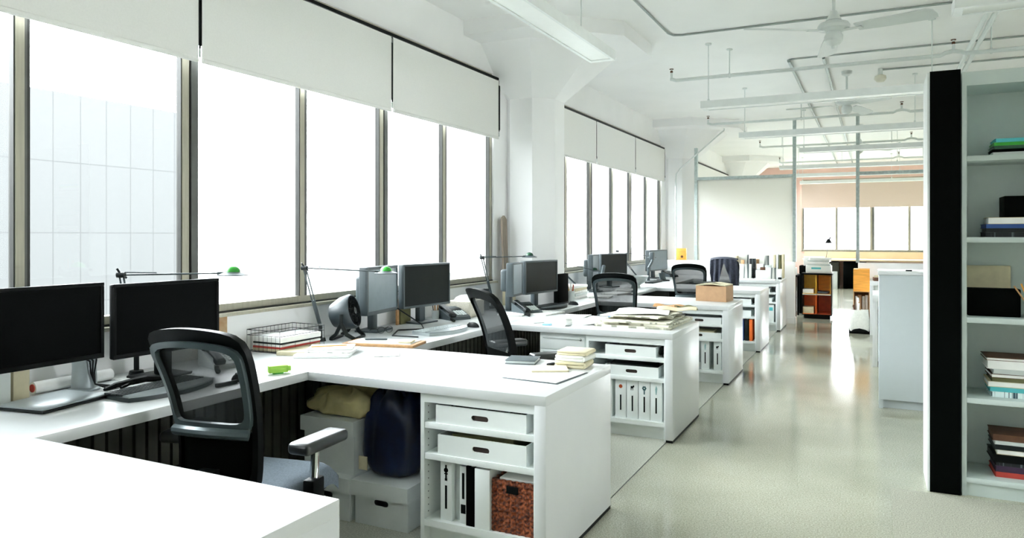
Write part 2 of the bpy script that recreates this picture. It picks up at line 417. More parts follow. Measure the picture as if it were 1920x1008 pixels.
# far wall with its windows
fw = MB().bx(XW - .2, -1.78, YFAR, YFAR + .2, 0, ZC).bx(-1.78, XR + .2, YFAR, YFAR + .2, 0, .965).bx(-1.78, XR + .2, YFAR, YFAR + .2, 2.96, ZC).bx(5.3, XR + .2, YFAR, YFAR + .2, .965, 2.96)
struct('wall_far', fw, CORAL)
window_bay(6, -1.78, 5.3, 7.08 / 8, True, 'x', YFAR)
tb = thing('roller_blind', 'pale pinkish roller blind over the far end window beyond the doorway', 'blind', (-1.78, YFAR - .055, 0), 0, 'roller blinds beyond the partition')
MB().bx(.0, 7.08, -.002, .002, 2.16, 2.86).build('blind_fabric', mat('pink_blind', 'd9c6bb', .85, var=.02, scale=100), tb)
MB().bx(.0, 7.08, 0, .04, 2.86, 2.9).build('head_rail_and_shadow', mat('rose_rail', 'a5786e', .6), tb)

# mushroom columns
def column(n, cy):
    cx = -3.09; a = .29
    mb = MB().prism(oct_pts(cx, cy, a), 0, 2.745)
    b0 = oct_pts(cx, cy, a); b1 = oct_pts(cx, cy, .78)
    vs = [(x, y, 2.745) for x, y in b0] + [(x, y, 3.19) for x, y in b1]
    mb.add(vs, [(i, (i + 1) % 8, 8 + (i + 1) % 8, 8 + i) for i in range(8)] + [tuple(range(8))[::-1], tuple(range(8, 16))])
    mb.prism(oct_pts(cx, cy, 1.1), 3.19, ZC)
    o = mb.build('column_%d' % n, WALL, ang=20); o['kind'] = 'structure'
for i, cy in enumerate((.52, 6.77, 13.02, 19.27)): column(i + 1, cy)

# glass partition
def partition():
    struct('wall_partition', MB().bx(XW, -1.11, YP, YP + .13, 0, .985).bx(-.2, XR, YP, YP + .13, 0, .985), WALL)
    def post(x, z1, n): struct('trim_%d' % n, MB().bx(x - .025, x + .025, YP + .03, YP + .1, .985, z1), STEEL)
    post(-2.68, 2.88, 2); post(-1.12, 3.27, 3); post(-.205, 3.27, 4)
    struct('trim_5', MB().bx(-2.655, -1.145, YP + .035, YP + .095, 2.335, 2.385), STEEL)
    struct('trim_6', MB().bx(-.18, 3.2, YP + .035, YP + .095, 2.335, 2.385), STEEL)
    tag(MB().bx(-2.655, -1.145, YP + .058, YP + .07, .985, 2.335).build('frosted_screen', FROST),
        'white frosted glass screen above the partition, left of the doorway', 'glass screen', kind='structure')
    tag(MB().bx(-.18, 3.2, YP + .058, YP + .07, .985, 2.335).build('glass_screen', GLASSP),
        'clear glass screen on the partition right of the doorway', 'glass screen', kind='structure')
partition()
struct('baseboard_partition', MB().bx(-1.9, -1.1, YP - .012, YP, 0, .1).bx(-1.11, -1.098, YP - .012, YP + .14, 0, .1), WALL)

# outdoors
o = MB().bx(-32, -15, -25, 12.5, -8, 4.35).build('building', PANELS); tag(o, 'pale panel clad building seen through the nearest window', 'building')
o = MB().bx(-140, 120, -120, 160, -8.3, -8).build('street_ground', CONC); o['kind'] = 'structure'
# ------------------------------------------------------------------ desks
XE = -1.211; XI = -2.48; P0 = .636; PP = 2.142; PW = .837
def yf(k): return P0 + PP * k
wt = thing('worktop', 'long white worktop running along the window wall under all the monitors', 'worktop', (XW, 0, 0))
tp = MB(); e_ = P0 + .22       # cut round the columns, the front strip runs on
for cy0, cy1 in ((6.46, 7.08), (YP - .02, YP)):
    tp.rb(.005, XI - XW, e_, cy0, DT - .042, DT, .002); e_ = cy1
tp.bx(.485, XI - XW, 6.45, 7.09, DT - .042, DT - .0005).build('top', DESK, wt)
rp = MB(); y = P0 + .26
while y < YP - .1:
    rp.bx(.51, .53, y, y + .045, .03, DT - .044).bx(.495, .51, y + .045, y + .06, .03, DT - .044); y += .06
rp.bx(.485, .495, P0 + .24, YP - .04, 0, DT - .043).build('ribbed_panel', RIB, wt)
DL = ['white desk nearest the camera, empty, cut off by the bottom left corner of the photo',
      'white peninsula desk with the cream cloth stack, in front of the nearest chair',
      'white peninsula desk covered by the heap of newspapers',
      'white peninsula desk carrying the open cardboard box',
      'narrow looking white peninsula desk just behind the cardboard box',
      'last white peninsula desk, crowded with cards in front of the glass partition']
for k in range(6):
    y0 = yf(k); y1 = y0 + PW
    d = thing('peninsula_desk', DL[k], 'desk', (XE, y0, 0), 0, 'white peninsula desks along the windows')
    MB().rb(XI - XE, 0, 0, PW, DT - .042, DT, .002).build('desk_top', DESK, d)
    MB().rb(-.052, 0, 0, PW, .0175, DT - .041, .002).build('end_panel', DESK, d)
    MB().bx(-.048, -.001, .003, PW - .002, 0, .018).build('foot_shadow_strip', BLACK, d)  # black strip imitates the shadow line between end panel and floor
    rp = MB(); x = XI - XE + .01
    while x < -.12:
        rp.bx(x, x + .045, PW - .19, PW - .165, .03, DT - .044).bx(x + .045, x + .06, PW - .165, PW - .15, .03, DT - .044); x += .06
    rp.bx(XI - XE, -.053, PW - .15, PW - .14, 0, DT - .043).build('ribbed_panel', RIB, d)

def shelf_cabinet(k, label):
    y0 = yf(k) + .022; xl, xr = -1.84, -1.2645
    c = thing('shelf_cabinet', label, 'cabinet', (xl, y0, 0), 0, 'open shelf cabinets under the desk ends')
    W = xr - xl; D = .42
    MB().bx(0, .02, 0, D, 0, .696).bx(W - .012, W, 0, D, 0, .696).bx(.02, W - .012, D - .012, D, .1, .696).bx(.02, W - .012, 0, .02, .655, .696)\
        .bx(.02, W - .012, .001, D - .012, .095, .125).bx(.02, W - .012, .05, .065, 0, .095).build('carcass', CARC, c)
    for z in (.425, .565):
        MB().rb(.021, W - .013, .002, D - .014, z - .028, z, .0015).build('shelf', CARC, c)
    h = MB()
    for i in range(17):
        z = .15 + i * .03
        for yy in (.035, D - .06): h.cyl((.0195, yy, z), (.0207, yy, z), .0032, n=8)
    h.build('pin_hole_strip', GREY, c)
    return c
SL = ['open white shelf cabinet holding the woven basket, under the nearest full desk end', 'open white shelf cabinet with four emblem binders, under the newspaper desk',
      'open white shelf cabinet with two emblem binders, under the cardboard box desk', 'open white shelf cabinet with blue and orange binders, behind the cardboard box desk',
      'open white shelf cabinet under the last desk before the partition']
for k in range(1, 6): shelf_cabinet(k, SL[k - 1])

def tray(x0, x1, y, z, h, label, d=.32, rz=0):
    t = thing('storage_tray', label, 'tray', ((x0 + x1) / 2, y + d / 2, z), rz, 'white slotted trays in the desk cabinets')
    w = x1 - x0; T = .006
    m = MB().slotplate(w, h, T, .085, .024, Tm(0, -d / 2 + T / 2, h / 2))
    m.bx(-w / 2, -w / 2 + T, -d / 2 + T, d / 2, 0, h).bx(w / 2 - T, w / 2, -d / 2 + T, d / 2, 0, h).bx(-w / 2 + T, w / 2 - T, d / 2 - T, d / 2, 0, h).bx(-w / 2 + T, w / 2 - T, -d / 2 + T, d / 2 - T, 0, T)
    m.build('tray_body', CARC, t)
    MB().bx(-.055, .055, -d / 2 + T + .0003, -d / 2 + T + .003, h / 2 - .02, h / 2 + .02).build('slot_shadow_plate', SLOTD, t)  # dark plate stands in for the shade inside the slot
    return t
TRAYS = [(1, -1.765, -1.315, .565, .08, 'upper white slotted tray in the basket cabinet, magazines showing on top'),
         (1, -1.755, -1.315, .425, .088, 'lower white slotted tray in the basket cabinet'),
         (2, -1.70, -1.335, .565, .072, 'upper white slotted tray beside the coiled cable under the newspaper desk'),
         (2, -1.70, -1.318, .425, .072, 'lower white slotted tray under the newspaper desk'),
         (3, -1.70, -1.285, .565, .06, 'upper white slotted tray under the cardboard box desk'),
         (3, -1.72, -1.285, .425, .056, 'lower white slotted tray under the cardboard box desk, papers above it'),
         (4, -1.70, -1.32, .565, .07, 'upper white slotted tray just behind the cardboard box desk'),
         (4, -1.70, -1.32, .425, .07, 'lower white slotted tray just above the blue and orange binders'),
         (5, -1.70, -1.36, .565, .06, 'upper white slotted tray under the last desk'),
         (5, -1.70, -1.33, .425, .06, 'lower white slotted tray under the last desk')]
for k, a, b, z, h, l in TRAYS: tray(a, b, yf(k) + .032, z, h, l)
for k, a, b, z, h, l in TRAYS[:1] + TRAYS[1:2] + TRAYS[3:4] + TRAYS[5:6]:
    lb = {'upper white slotted tray in the basket cabinet, magazines showing on top': 'dark magazine lying in the upper tray of the basket cabinet',
          'lower white slotted tray in the basket cabinet': 'olive folder lying in the lower tray of the basket cabinet',
          'lower white slotted tray under the newspaper desk': 'grey folder lying in the lower tray under the newspaper desk',
          'lower white slotted tray under the cardboard box desk, papers above it': 'pale loose papers in the lower tray under the cardboard box desk'}[l]
    mm = {0: JACKB, 1: OLIVEB, 3: DARK, 5: CREAM}[TRAYS.index((k, a, b, z, h, l))]
    slab('magazine', lb, 'magazine', (a + b) / 2 - .02, yf(k) + .19, z + .006, .3, .24, h - .006 + .004, 3, mm)

def binder(x, y, z, w, h, label, m=CARC, emblem=None, line=True, group=None, d=.26, lab=BLACK, rz=0):
    b = thing('ring_binder', label, 'binder', (x, y, z), rz, group)
    MB().rb(-w / 2, w / 2, 0, .004, 0, h, .001).bx(-w / 2, -w / 2 + .003, .004, d, 0, h).bx(w / 2 - .003, w / 2, .004, d, 0, h).build('cover', m, b)
    MB().bx(-w / 2 + .005, w / 2 - .005, .02, d - .015, .004, h - .012).build('pages', PAPER, b)
    if line: MB().bx(-.005, .005, -.0012, 0, h * .2, h * .6).build('label_strip', lab, b)
    if emblem is not None: emblem(w, h).build('emblem', EMB[emblem], b)
    return b
def em_round(w, h): return MB().cyl((0, 0, h * .82), (0, -.0012, h * .82), min(w * .24, .013), n=20)
def em_tall(w, h):
    return MB().cyl((0, 0, h * .86), (0, -.0012, h * .86), .011, n=16).bx(-.004, .004, -.0012, 0, h * .72, h * .95).bx(-.009, .009, -.0012, 0, h * .79, h * .81).bx(-.006, .006, -.0012, 0, h * .68, h * .72)
def em_beast(w, h):
    return MB().bx(-.012, .006, -.0012, 0, h * .79, h * .85).bx(.004, .013, -.0012, 0, h * .82, h * .87).bx(-.011, -.007, -.0012, 0, h * .74, h * .79).bx(.001, .005, -.0012, 0, h * .74, h * .79)
def em_floral(w, h):
    m = MB()
    for i in range(6):
        a = i * PI / 3; m.cyl((.010 * math.cos(a), 0, h * .82 + .010 * math.sin(a)), (.010 * math.cos(a), -.0012, h * .82 + .010 * math.sin(a)), .006, n=10)
    return m.bx(-.004, .004, -.0011, 0, h * .66, h * .8)
def em_plume(w, h): return MB().prism([(-.003, h * .68), (.003, h * .68), (.008, h * .84), (0, h * .92), (-.007, h * .82)], 0, .0012, Rm(90, 'X'))
EMB = {em_round: RUST, em_tall: BLACK, em_beast: BLACK, em_floral: mat('teal_emblem', '2f5a60', .5), em_plume: mat('pale_teal_emblem', '8fb3b4', .5)}
yb = yf(1) + .05; zb = .1255
G = 'white binders in the basket cabinet'
binder(-1.722, yb, zb, .058, .262, 'white binder with a tall black emblem and line, leftmost in the basket cabinet', CARC, em_tall, True, G)
binder(-1.672, yb + .03, zb, .034, .25, 'plain narrow white binder set back, second in the basket cabinet', LGREY, None, False, G)
b = binder(-1.633, yb, zb, .036, .255, 'narrow white binder with black label bars, left of the black binder', CARC, None, False, G)
MB().bx(-.006, .006, -.0012, 0, .11, .225).build('label_strip', BLACK, b); MB().bx(-.012, .012, -.0012, 0, .045, .085).build('emblem', BLACK, b)
binder(-1.591, yb - .012, zb, .042, .262, 'black binder standing between white binders in the basket cabinet', BLKSAT, None, False, G)
binder(-1.527, yb - .02, zb, .074, .262, 'plain thick white binder standing against the woven basket', CARC, None, False, G)
yb = yf(2) + .05; G = 'emblem binders under the newspaper desk'
binder(-1.70, yb, zb, .09, .262, 'blank white binder half hidden behind the near desk end', CARC, None, False, G)
for x, e, l in ((-1.592, em_round, 'white binder with a round red emblem'), (-1.507, em_beast, 'white binder with a small black animal emblem'),
                (-1.422, em_floral, 'white binder with a dark teal flower emblem'), (-1.338, em_plume, 'white binder with a pale teal plume emblem')):
    binder(x, yb, zb, .08, .268, l + ' under the newspaper desk', CARC, e, True, G)
yb = yf(3) + .06; G = 'binders under the cardboard box desk'
binder(-1.44, yb, zb, .075, .27, 'white binder with a grey flower emblem under the cardboard box desk', CARC, em_plume, True, G, rz=0)
binder(-1.325, yb, zb, .07, .265, 'white binder with a black animal emblem under the cardboard box desk', CARC, em_beast, True, G)
yb = yf(4) + .05; G = 'binders just behind the cardboard box desk'
for x, w, m, l in ((-1.56, .06, CARC, 'white binder, left one beside the blue binders'), (-1.49, .05, LGREY, 'pale grey binder beside the blue binders'),
                   (-1.43, .045, BLUE, 'taller blue binder behind the cardboard box desk'), (-1.375, .04, DARK, 'dark grey binder next to the orange one'), (-1.325, .035, ORANGE, 'orange binder at the right end of the shelf')):
    binder(x, yb, zb, w, .26, l, m, None, m in (CARC,), G)
yb = yf(5) + .05; G = 'binders under the last desk'
for x, w, m, l in ((-1.52, .07, LGREY, 'grey binder, left one under the last desk'), (-1.44, .07, LGREY, 'grey binder, middle one under the last desk'), (-1.345, .08, CARC, 'white binder with a teal label under the last desk')):
    bb = binder(x, yb, zb, w, .26, l, m, None, False, G)
    if m is CARC: MB().bx(-.025, .025, -.0012, 0, .17, .22).build('label_strip', TEAL, bb)

# woven basket
def basket():
    x0, x1, y0, z0 = -1.485, -1.285, yf(1) + .035, .1255
    t = thing('woven_basket', 'dark red brown woven basket full of papers in the nearest cabinet', 'basket', ((x0 + x1) / 2, y0 + .15, z0))
    w, d, h = x1 - x0, .28, .225
    m = MB()
    nu, nv = 26, 20
    def wall(px, py, qx, qy, nx, ny):
        def fn(u, v, o):
            i = int(u * nu); j = int(v * nv)
            bump = .004 * math.sin(u * nu * PI / 2 + (j % 2) * PI / 2) + .002 * math.sin(v * nv * PI)
            return (px + (qx - px) * u + nx * (bump + o), py + (qy - py) * u + ny * (bump + o), v * h)
        vs = []; fs = []
        NU, NV = nu * 2, nv * 2
        for o in (0, -.008):
            for j in range(NV + 1):
                for i in range(NU + 1): vs.append(fn(i / NU, j / NV, o))
        k = NU + 1; n = k * (NV + 1)
        for j in range(NV):
            for i in range(NU):
                a = j * k + i; fs += [(a, a + 1, a + k + 1, a + k), (n + a, n + a + k, n + a + k + 1, n + a + 1)]
        for i in range(NU): fs.append((NV * k + i, NV * k + i + 1, n + NV * k + i + 1, n + NV * k + i))
        m.add(vs, fs)
    wall(-w / 2, -d / 2, w / 2, -d / 2, 0, -1); wall(w / 2, -d / 2, w / 2, d / 2, 1, 0); wall(w / 2, d / 2, -w / 2, d / 2, 0, 1); wall(-w / 2, d / 2, -w / 2, -d / 2, -1, 0)
    m.bx(-w / 2, w / 2, -d / 2, d / 2, 0, .006)
    m.build('basket_body', WEAVE, t)
    MB().rb(-.028, .028, -d / 2 - .007, -d / 2 - .003, h - .052, h - .02, .001).build('handle_slot', BLACK, t)
    for i, z in enumerate((.2, .21, .222)):
        slab('paper_sheaf', ['lower white sheaf of papers in the woven basket', 'middle grey sheaf of papers in the woven basket', 'topmost sheaf of papers curling out of the woven basket'][i],
             'paper', t.location.x + .004 * i, t.location.y, z0 + (.007 if i == 0 else z), w - .03 - .004 * i, d - .03, z - .007 if i == 0 else .009, i - 1, [PAPER, LGREY, PAPER][i], 'papers in the woven basket')
basket()
# coil in the upper shelf of the newspaper desk
cp = []
for i in range(150):
    a = i * .33; r = .028 + .006 * math.sin(i * 1.3)
    cp.append((-1.303 + r * .85 * math.cos(a), yf(2) + .08 + i * .0012, .565 + .0355 + r * math.sin(a)))
tag(MB().tube(cp, .0035, 6).build('coiled_cable', mat('dark_green_cable', '26332d', .5)), 'dark coiled cable beside the upper tray under the newspaper desk', 'cable')

# drawer pedestal under the newspaper desk
pd = thing('drawer_pedestal', 'white drawer pedestal with a lock under the newspaper desk', 'drawer pedestal', (-2.21, yf(2) + .03, 0))
MB().rb(0, .36, .012, .5, .04, .69, .002).bx(.03, .33, .05, .45, 0, .04).build('pedestal_body', CARC, pd)
for i, (a, b) in enumerate(((.575, .672), (.46, .57), (.05, .455))):
    dr = MB().rb(.006, .354, 0, .012, a, b, .002).build('drawer', CARC, pd)
    MB().rb(.03, .33, -.006, 0, b - .02, b - .012, .002).build('drawer_handle', LGREY, dr)
MB().cyl((.325, 0, .655), (.325, -.004, .655), .008).build('lock', DARK, pd)

# bankers boxes and bags under the first desk
def bankers(x0, x1, y0, z0, h, label, rz=0):
    w = x1 - x0; d = .38
    t = thing('storage_box', label, 'box', ((x0 + x1) / 2, y0 + d / 2, z0), rz, 'white lidded storage boxes under the first desk')
    T = .005; hb = h - .01
    m = MB().slotplate(w - .022, hb, T, .085, .028, Tm(0, -d / 2 + .022, hb / 2), h - .1 - hb / 2)
    m.bx(-w / 2 + .011, -w / 2 + .016, -d / 2 + .026, d / 2 - .008, 0, hb).bx(w / 2 - .016, w / 2 - .011, -d / 2 + .026, d / 2 - .008, 0, hb).bx(-w / 2 + .016, w / 2 - .016, d / 2 - .012, d / 2 - .008, 0, hb).bx(-w / 2 + .016, w / 2 - .016, -d / 2 + .026, d / 2 - .012, 0, .005)
    m.build('box_body', BOXW, t)
    MB().rb(-w / 2, w / 2, -d / 2, d / 2, h - .006, h, .002).bx(-w / 2, w / 2, -d / 2, -d / 2 + .004, h - .075, h - .004).bx(-w / 2, w / 2, d / 2 - .004, d / 2, h - .075, h - .004)\
        .bx(-w / 2, -w / 2 + .004, -d / 2 + .004, d / 2 - .004, h - .075, h - .004).bx(w / 2 - .004, w / 2, -d / 2 + .004, d / 2 - .004, h - .075, h - .004).build('box_lid', BOXW, t)
bankers(-2.615, -2.295, 2.86, 0, .215, 'white lidded storage box on the floor, under the other white box')
bankers(-2.29, -1.96, 2.87, 0, .215, 'white lidded storage box on the floor under the navy bag')
bankers(-2.64, -2.30, 2.90, .215, .27, 'white lidded storage box stacked on another, olive canvas bag on top')
def blob(name, m, x, y, z0, sx, sy, h, seed, amp=.12, pw=.55, n=40, k=24, lean=(0, 0), parent=None, fold=7):
    rnd = random.Random(seed); ph = [rnd.uniform(0, 6.28) for _ in range(12)]
    vs = []; fs = []
    for j in range(k + 1):
        t = j / k; a = -PI / 2 + PI * t
        rr = abs(math.cos(a)) ** pw; zz = (1 + math.copysign(abs(math.sin(a)) ** .75, math.sin(a))) / 2 * h
        for i in range(n):
            b = 2 * PI * i / n
            c, s_ = math.cos(b), math.sin(b)
            qx = math.copysign(abs(c) ** .65, c); qy = math.copysign(abs(s_) ** .65, s_)
            w = 1 + amp * (math.sin(3 * b + ph[0] + 4 * t) * .4 + math.sin(fold * b + ph[1] - 6 * t) * .3 + math.sin(13 * b + ph[2] + 9 * t) * .2 + math.sin(9 * t + ph[3] + 2 * b) * .4)
            px = x + lean[0] * t + qx * rr * sx / 2 * w; py = y + lean[1] * t + qy * rr * sy / 2 * w
            pz = z0 + max(0, zz * (1 + (amp * .6 * math.sin(5 * qx + ph[4]) * math.cos(4 * qy + ph[5]) if t > .5 else 0)))
            vs.append((px, py, pz))
    for j in range(k):
        for i in range(n): fs.append((j * n + i, j * n + (i + 1) % n, (j + 1) * n + (i + 1) % n, (j + 1) * n + i))
    return MB().add(vs, fs).build(name, m, parent, 80)
nb = thing('bag', 'navy blue nylon bag with a pale tag, on a white storage box under the desk', 'bag', (-2.13, 3.05, .215))
blob('bag_body', NAVY, 0, 0, 0, .3, .29, .43, 3, .13, .5, lean=(-.01, .02), parent=nb)
MB().rb(-.125, -.075, -.166, -.160, .05, .115, .001).build('bag_tag', CREAM, nb)
cp = [(-.06 + .12 * (1 - math.cos(PI * i / 14)) / 2 * 1, -.04 - .03 * math.sin(PI * i / 14), .4 + .055 * math.sin(PI * i / 14)) for i in range(15)]
MB().tube(cp, .009, 8).build('bag_handle', NAVY, nb)
blob('canvas_bag', CANVAS, -2.43, 3.06, .485, .4, .28, .12, 11, .26, .45)
tag(bpy.data.objects['canvas_bag'], 'crumpled olive canvas bag on the upper white storage box', 'bag')

# ------------------------------------------------------------------ chairs
def chair(label, loc, rz, style=0, jacket=False, dz=-.07):
    t = thing('office_chair', label, 'chair', loc, rz, 'mesh back office chairs at the desks')
    def S(u, z, o=0.):      # back surface, u in -1..1
        q = (z - .5) / .58
        hw = .174 + .034 * min(1, max(0, q)) - .012 * math.sin(PI * max(0, min(1, q)) ** .8) if style == 0 else .19 + .03 * q
        y = -.225 - .13 * q ** 1.4 if q > 0 else -.225
        y += .045 * u * u + .035 * math.sin(PI * max(0, min(1, q)))
        return Vector((u * hw, y + o, z - (.03 * u * u * max(0, q))))
    def loop(ins, z0, z1, n=64, rc=.16):
        pts = []
        a = 1 - ins; H = (z1 - z0) / 2; zc = (z0 + z1) / 2
        for i in range(n):
            b = 2 * PI * i / n; c, s_ = math.cos(b), math.sin(b)
            k = 1 / (abs(c) ** 9 + abs(s_) ** 9) ** (1 / 9)
            pts.append((c * k * a, zc + s_ * k * H))
        return pts
    def ring(lo, li, o0, o1):
        n = len(lo); vs = []
        for L in (lo, li):
            for o in (o0, o1): vs += [S(u, z, o) for u, z in L]
        fs = []
        for i in range(n):
            j = (i + 1) % n
            fs += [(i, j, n + j, n + i), (2 * n + i, 3 * n + i, 3 * n + j, 2 * n + j), (i, 2 * n + i, 2 * n + j, j), (n + i, n + j, 3 * n + j, 3 * n + i)]
        return MB().add(vs, fs)
    def fill(L, o0, o1, inset=8):
        n = len(L); uc = 0; zc = sum(z for u, z in L) / n; vs = []; fs = []
        for o in (o0, o1):
            for r in range(inset + 1):
                k = 1 - r / inset * .999
                vs += [S(u * k, zc + (z - zc) * k, o) for u, z in L]
        m = n * (inset + 1)
        for s_ in (0, 1):
            for r in range(inset):
                for i in range(n):
                    j = (i + 1) % n; a = s_ * m + r * n
                    fs.append((a + i, a + j, a + n + j, a + n + i))
        for i in range(n): fs.append((i, (i + 1) % n, m + (i + 1) % n, m + i))
        return MB().add(vs, fs)
    zt = 1.085; zm = .70
    ring(loop(0, .45, zt), [(u, z) for u, z in [(max(-.9, min(.9, u)), max(.5, min(zt - .06, z))) for u, z in loop(.1, .5, zt - .06)]], -.012, .022).build('back_frame', BLACK, t)
    win_o = loop(.06, zm, zt - .045); win_i = loop(.155, zm + .035, zt - .068)
    if style == 0:
        ring(win_o, win_i, -.032, -.010).build('back_trim', TRIMM, t)
    fill(loop(.1, zm + .01, zt - .05), .002, .005).build('mesh_back', MESHF, t)
    fill(loop(.1, .47, zm + .01), -.002, .006).build('lower_back', BLKSAT, t)
    if style == 0:
        MB().tube([S(u / 10, zm + .0, -.03) for u in range(-9, 10)], .021, 10).build('lumbar_bar', TRIMM, t)
    # seat
    sm = MB(); n = 20
    def sf(u, v):
        x = (u - .5) * .5; y = -.2 + v * .47
        ed = max(0, abs(u - .5) * 2 - .75) / .25; e2 = max(0, v - .82) / .18
        return (x * (1 - .1 * max(0, v - .6)), y, .491 + dz - .03 * ed * ed - .045 * e2 * e2)
    sm.sheet(sf, n, n, .055); sm.build('seat', SEATF, t, 60)
    MB().rb(-.22, .22, -.19, .22, .435 + dz, .47 + dz, .012).build('seat_pan', BLACK, t)
    MB().rb(-.1, .1, -.24, .1, .37 + dz, .437 + dz, .015).bx(-.035, .035, -.262, -.19, .40 + dz, .56).build('tilt_mechanism', BLACK, t)
    MB().cyl((0, 0, .1), (0, 0, .22), .028).cyl((0, 0, .22), (0, 0, .375 + dz), .017).build('gas_column', BLACK, t)
    for i in range(5):
        a = math.radians(90 + 72 * i); c, s_ = math.cos(a), math.sin(a)
        lg = MB().tube([(c * .02, s_ * .02, .105), (c * .15, s_ * .15, .098), (c * .3, s_ * .3, .07)], [.026, .02, .015], 8).build('base_leg', BLACK, t)
        MB().cyl((c * .3 - s_ * .02, s_ * .3 + c * .02, .027), (c * .3 + s_ * .02, s_ * .3 - c * .02, .027), .027, n=16).cyl((c * .3, s_ * .3, .04), (c * .3, s_ * .3, .075), .008).build('caster', BLACK, lg)
    for sx in (-1, 1):
        ar = MB().rb(-.05, .05, -.13, .13, -.03, .016, .018, 4, Tm(sx * .297, .02, .695 + dz) @ Rm(-sx * 6, 'Z')).build('arm_rest', ARMM, t)
        MB().tube([(sx * .2, -.02, .44 + dz), (sx * .287, -.02, .45 + dz), (sx * .295, -.015, .5 + dz), (sx * .295, .0, .68 + dz)], [.02, .02, .019, .016], 10).build('arm_post', CHROME, ar)
        MB().rb(-.025, .025, -.04, .04, .46 + dz, .56 + dz, .01, 2, Tm(sx * .295, -.014, 0)).build('arm_sleeve', BLACK, ar)
    if jacket:
        jk = MB(); nu, nv = 36, 24
        def jf(u, v):
            uu = (u - .5) * (1.7 + .8 * v); side = max(0, abs(uu) - 1)
            z = 1.1 - (v ** 1.1) * .42 * (1 + .12 * math.sin(u * 9))
            base = S(max(-1.05, min(1.05, uu)), min(z, 1.085), -.045 - .02 * math.sin(u * 34 + v * 3) * (.3 + v) - .015 * v)
            return base + Vector((0, .1 * side, 0))
        def strip(f0, f1, mb):
            # vertical cloth sheet, thickness backwards
            vs = []; fs = []; K = nu + 1
            for o in (0, -.007):
                for j in range(nv + 1):
                    v = j / nv
                    for i in range(K):
                        u = f0(v) + (f1(v) - f0(v)) * i / nu
                        vs.append(jf(u, v) + Vector((0, o, 0)))
            n_ = K * (nv + 1)
            for j in range(nv):
                for i in range(nu):
                    a = j * K + i; fs += [(a, a + 1, a + K + 1, a + K), (n_ + a, n_ + a + K, n_ + a + K + 1, n_ + a + 1)]
            for i in range(nu): fs += [(i, n_ + i, n_ + i + 1, i + 1), (nv * K + i, nv * K + i + 1, n_ + nv * K + i + 1, n_ + nv * K + i)]
            for j in range(nv): fs += [(j * K, (j + 1) * K, n_ + (j + 1) * K, n_ + j * K), (j * K + nu, n_ + j * K + nu, n_ + (j + 1) * K + nu, (j + 1) * K + nu)]
            mb.add(vs, fs)
        strip(lambda v: 0, lambda v: .5 - max(0, v - .22) * .3, jk); strip(lambda v: .5 + max(0, v - .22) * .3, lambda v: 1, jk)
        vs = []
        K = 25
        for j in range(5):
            for i in range(K):
                uu = (i / (K - 1) - .5) * 1.75; p = S(max(-1.02, min(1.02, uu)), 1.085, -.05 + .03 * j)
                vs.append(p + Vector((0, 0, .001 + .026 * math.sin(PI * j / 4))))
        jk.add(vs, [(j * K + i, j * K + i + 1, (j + 1) * K + i + 1, (j + 1) * K + i) for j in range(4) for i in range(K - 1)])
        jo = jk.build('jacket', CLOTH, None, 70); jo.matrix_world = Matrix.Translation(loc) @ Rm(rz, 'Z')
        tag(jo, 'dark grey blue jacket hung over the farthest office chair', 'jacket')
    return t
TRIMM = mat('gunmetal_trim', '465154', .28, .3, var=.06)
ARMM = mat('arm_pad', '171c1d', .28, var=.06, spec=.8)
chair('mesh back office chair nearest the camera, seen from behind with both arms', (-2.195, 2.125, 0), 10)
chair('tall black mesh office chair turned sideways between the nearest and the newspaper desk', (-1.96, 4.18, 0), -38, 1, False, 0)
chair('mesh office chair behind the heap of newspapers', (-2.05, 6.38, 0), 8)
chair('mesh office chair just left of the cardboard box', (-1.91, 8.72, 0), 4)
chair('office chair with the dark jacket over its back, behind the cardboard box', (-1.86, 10.75, 0), 2, 0, True)
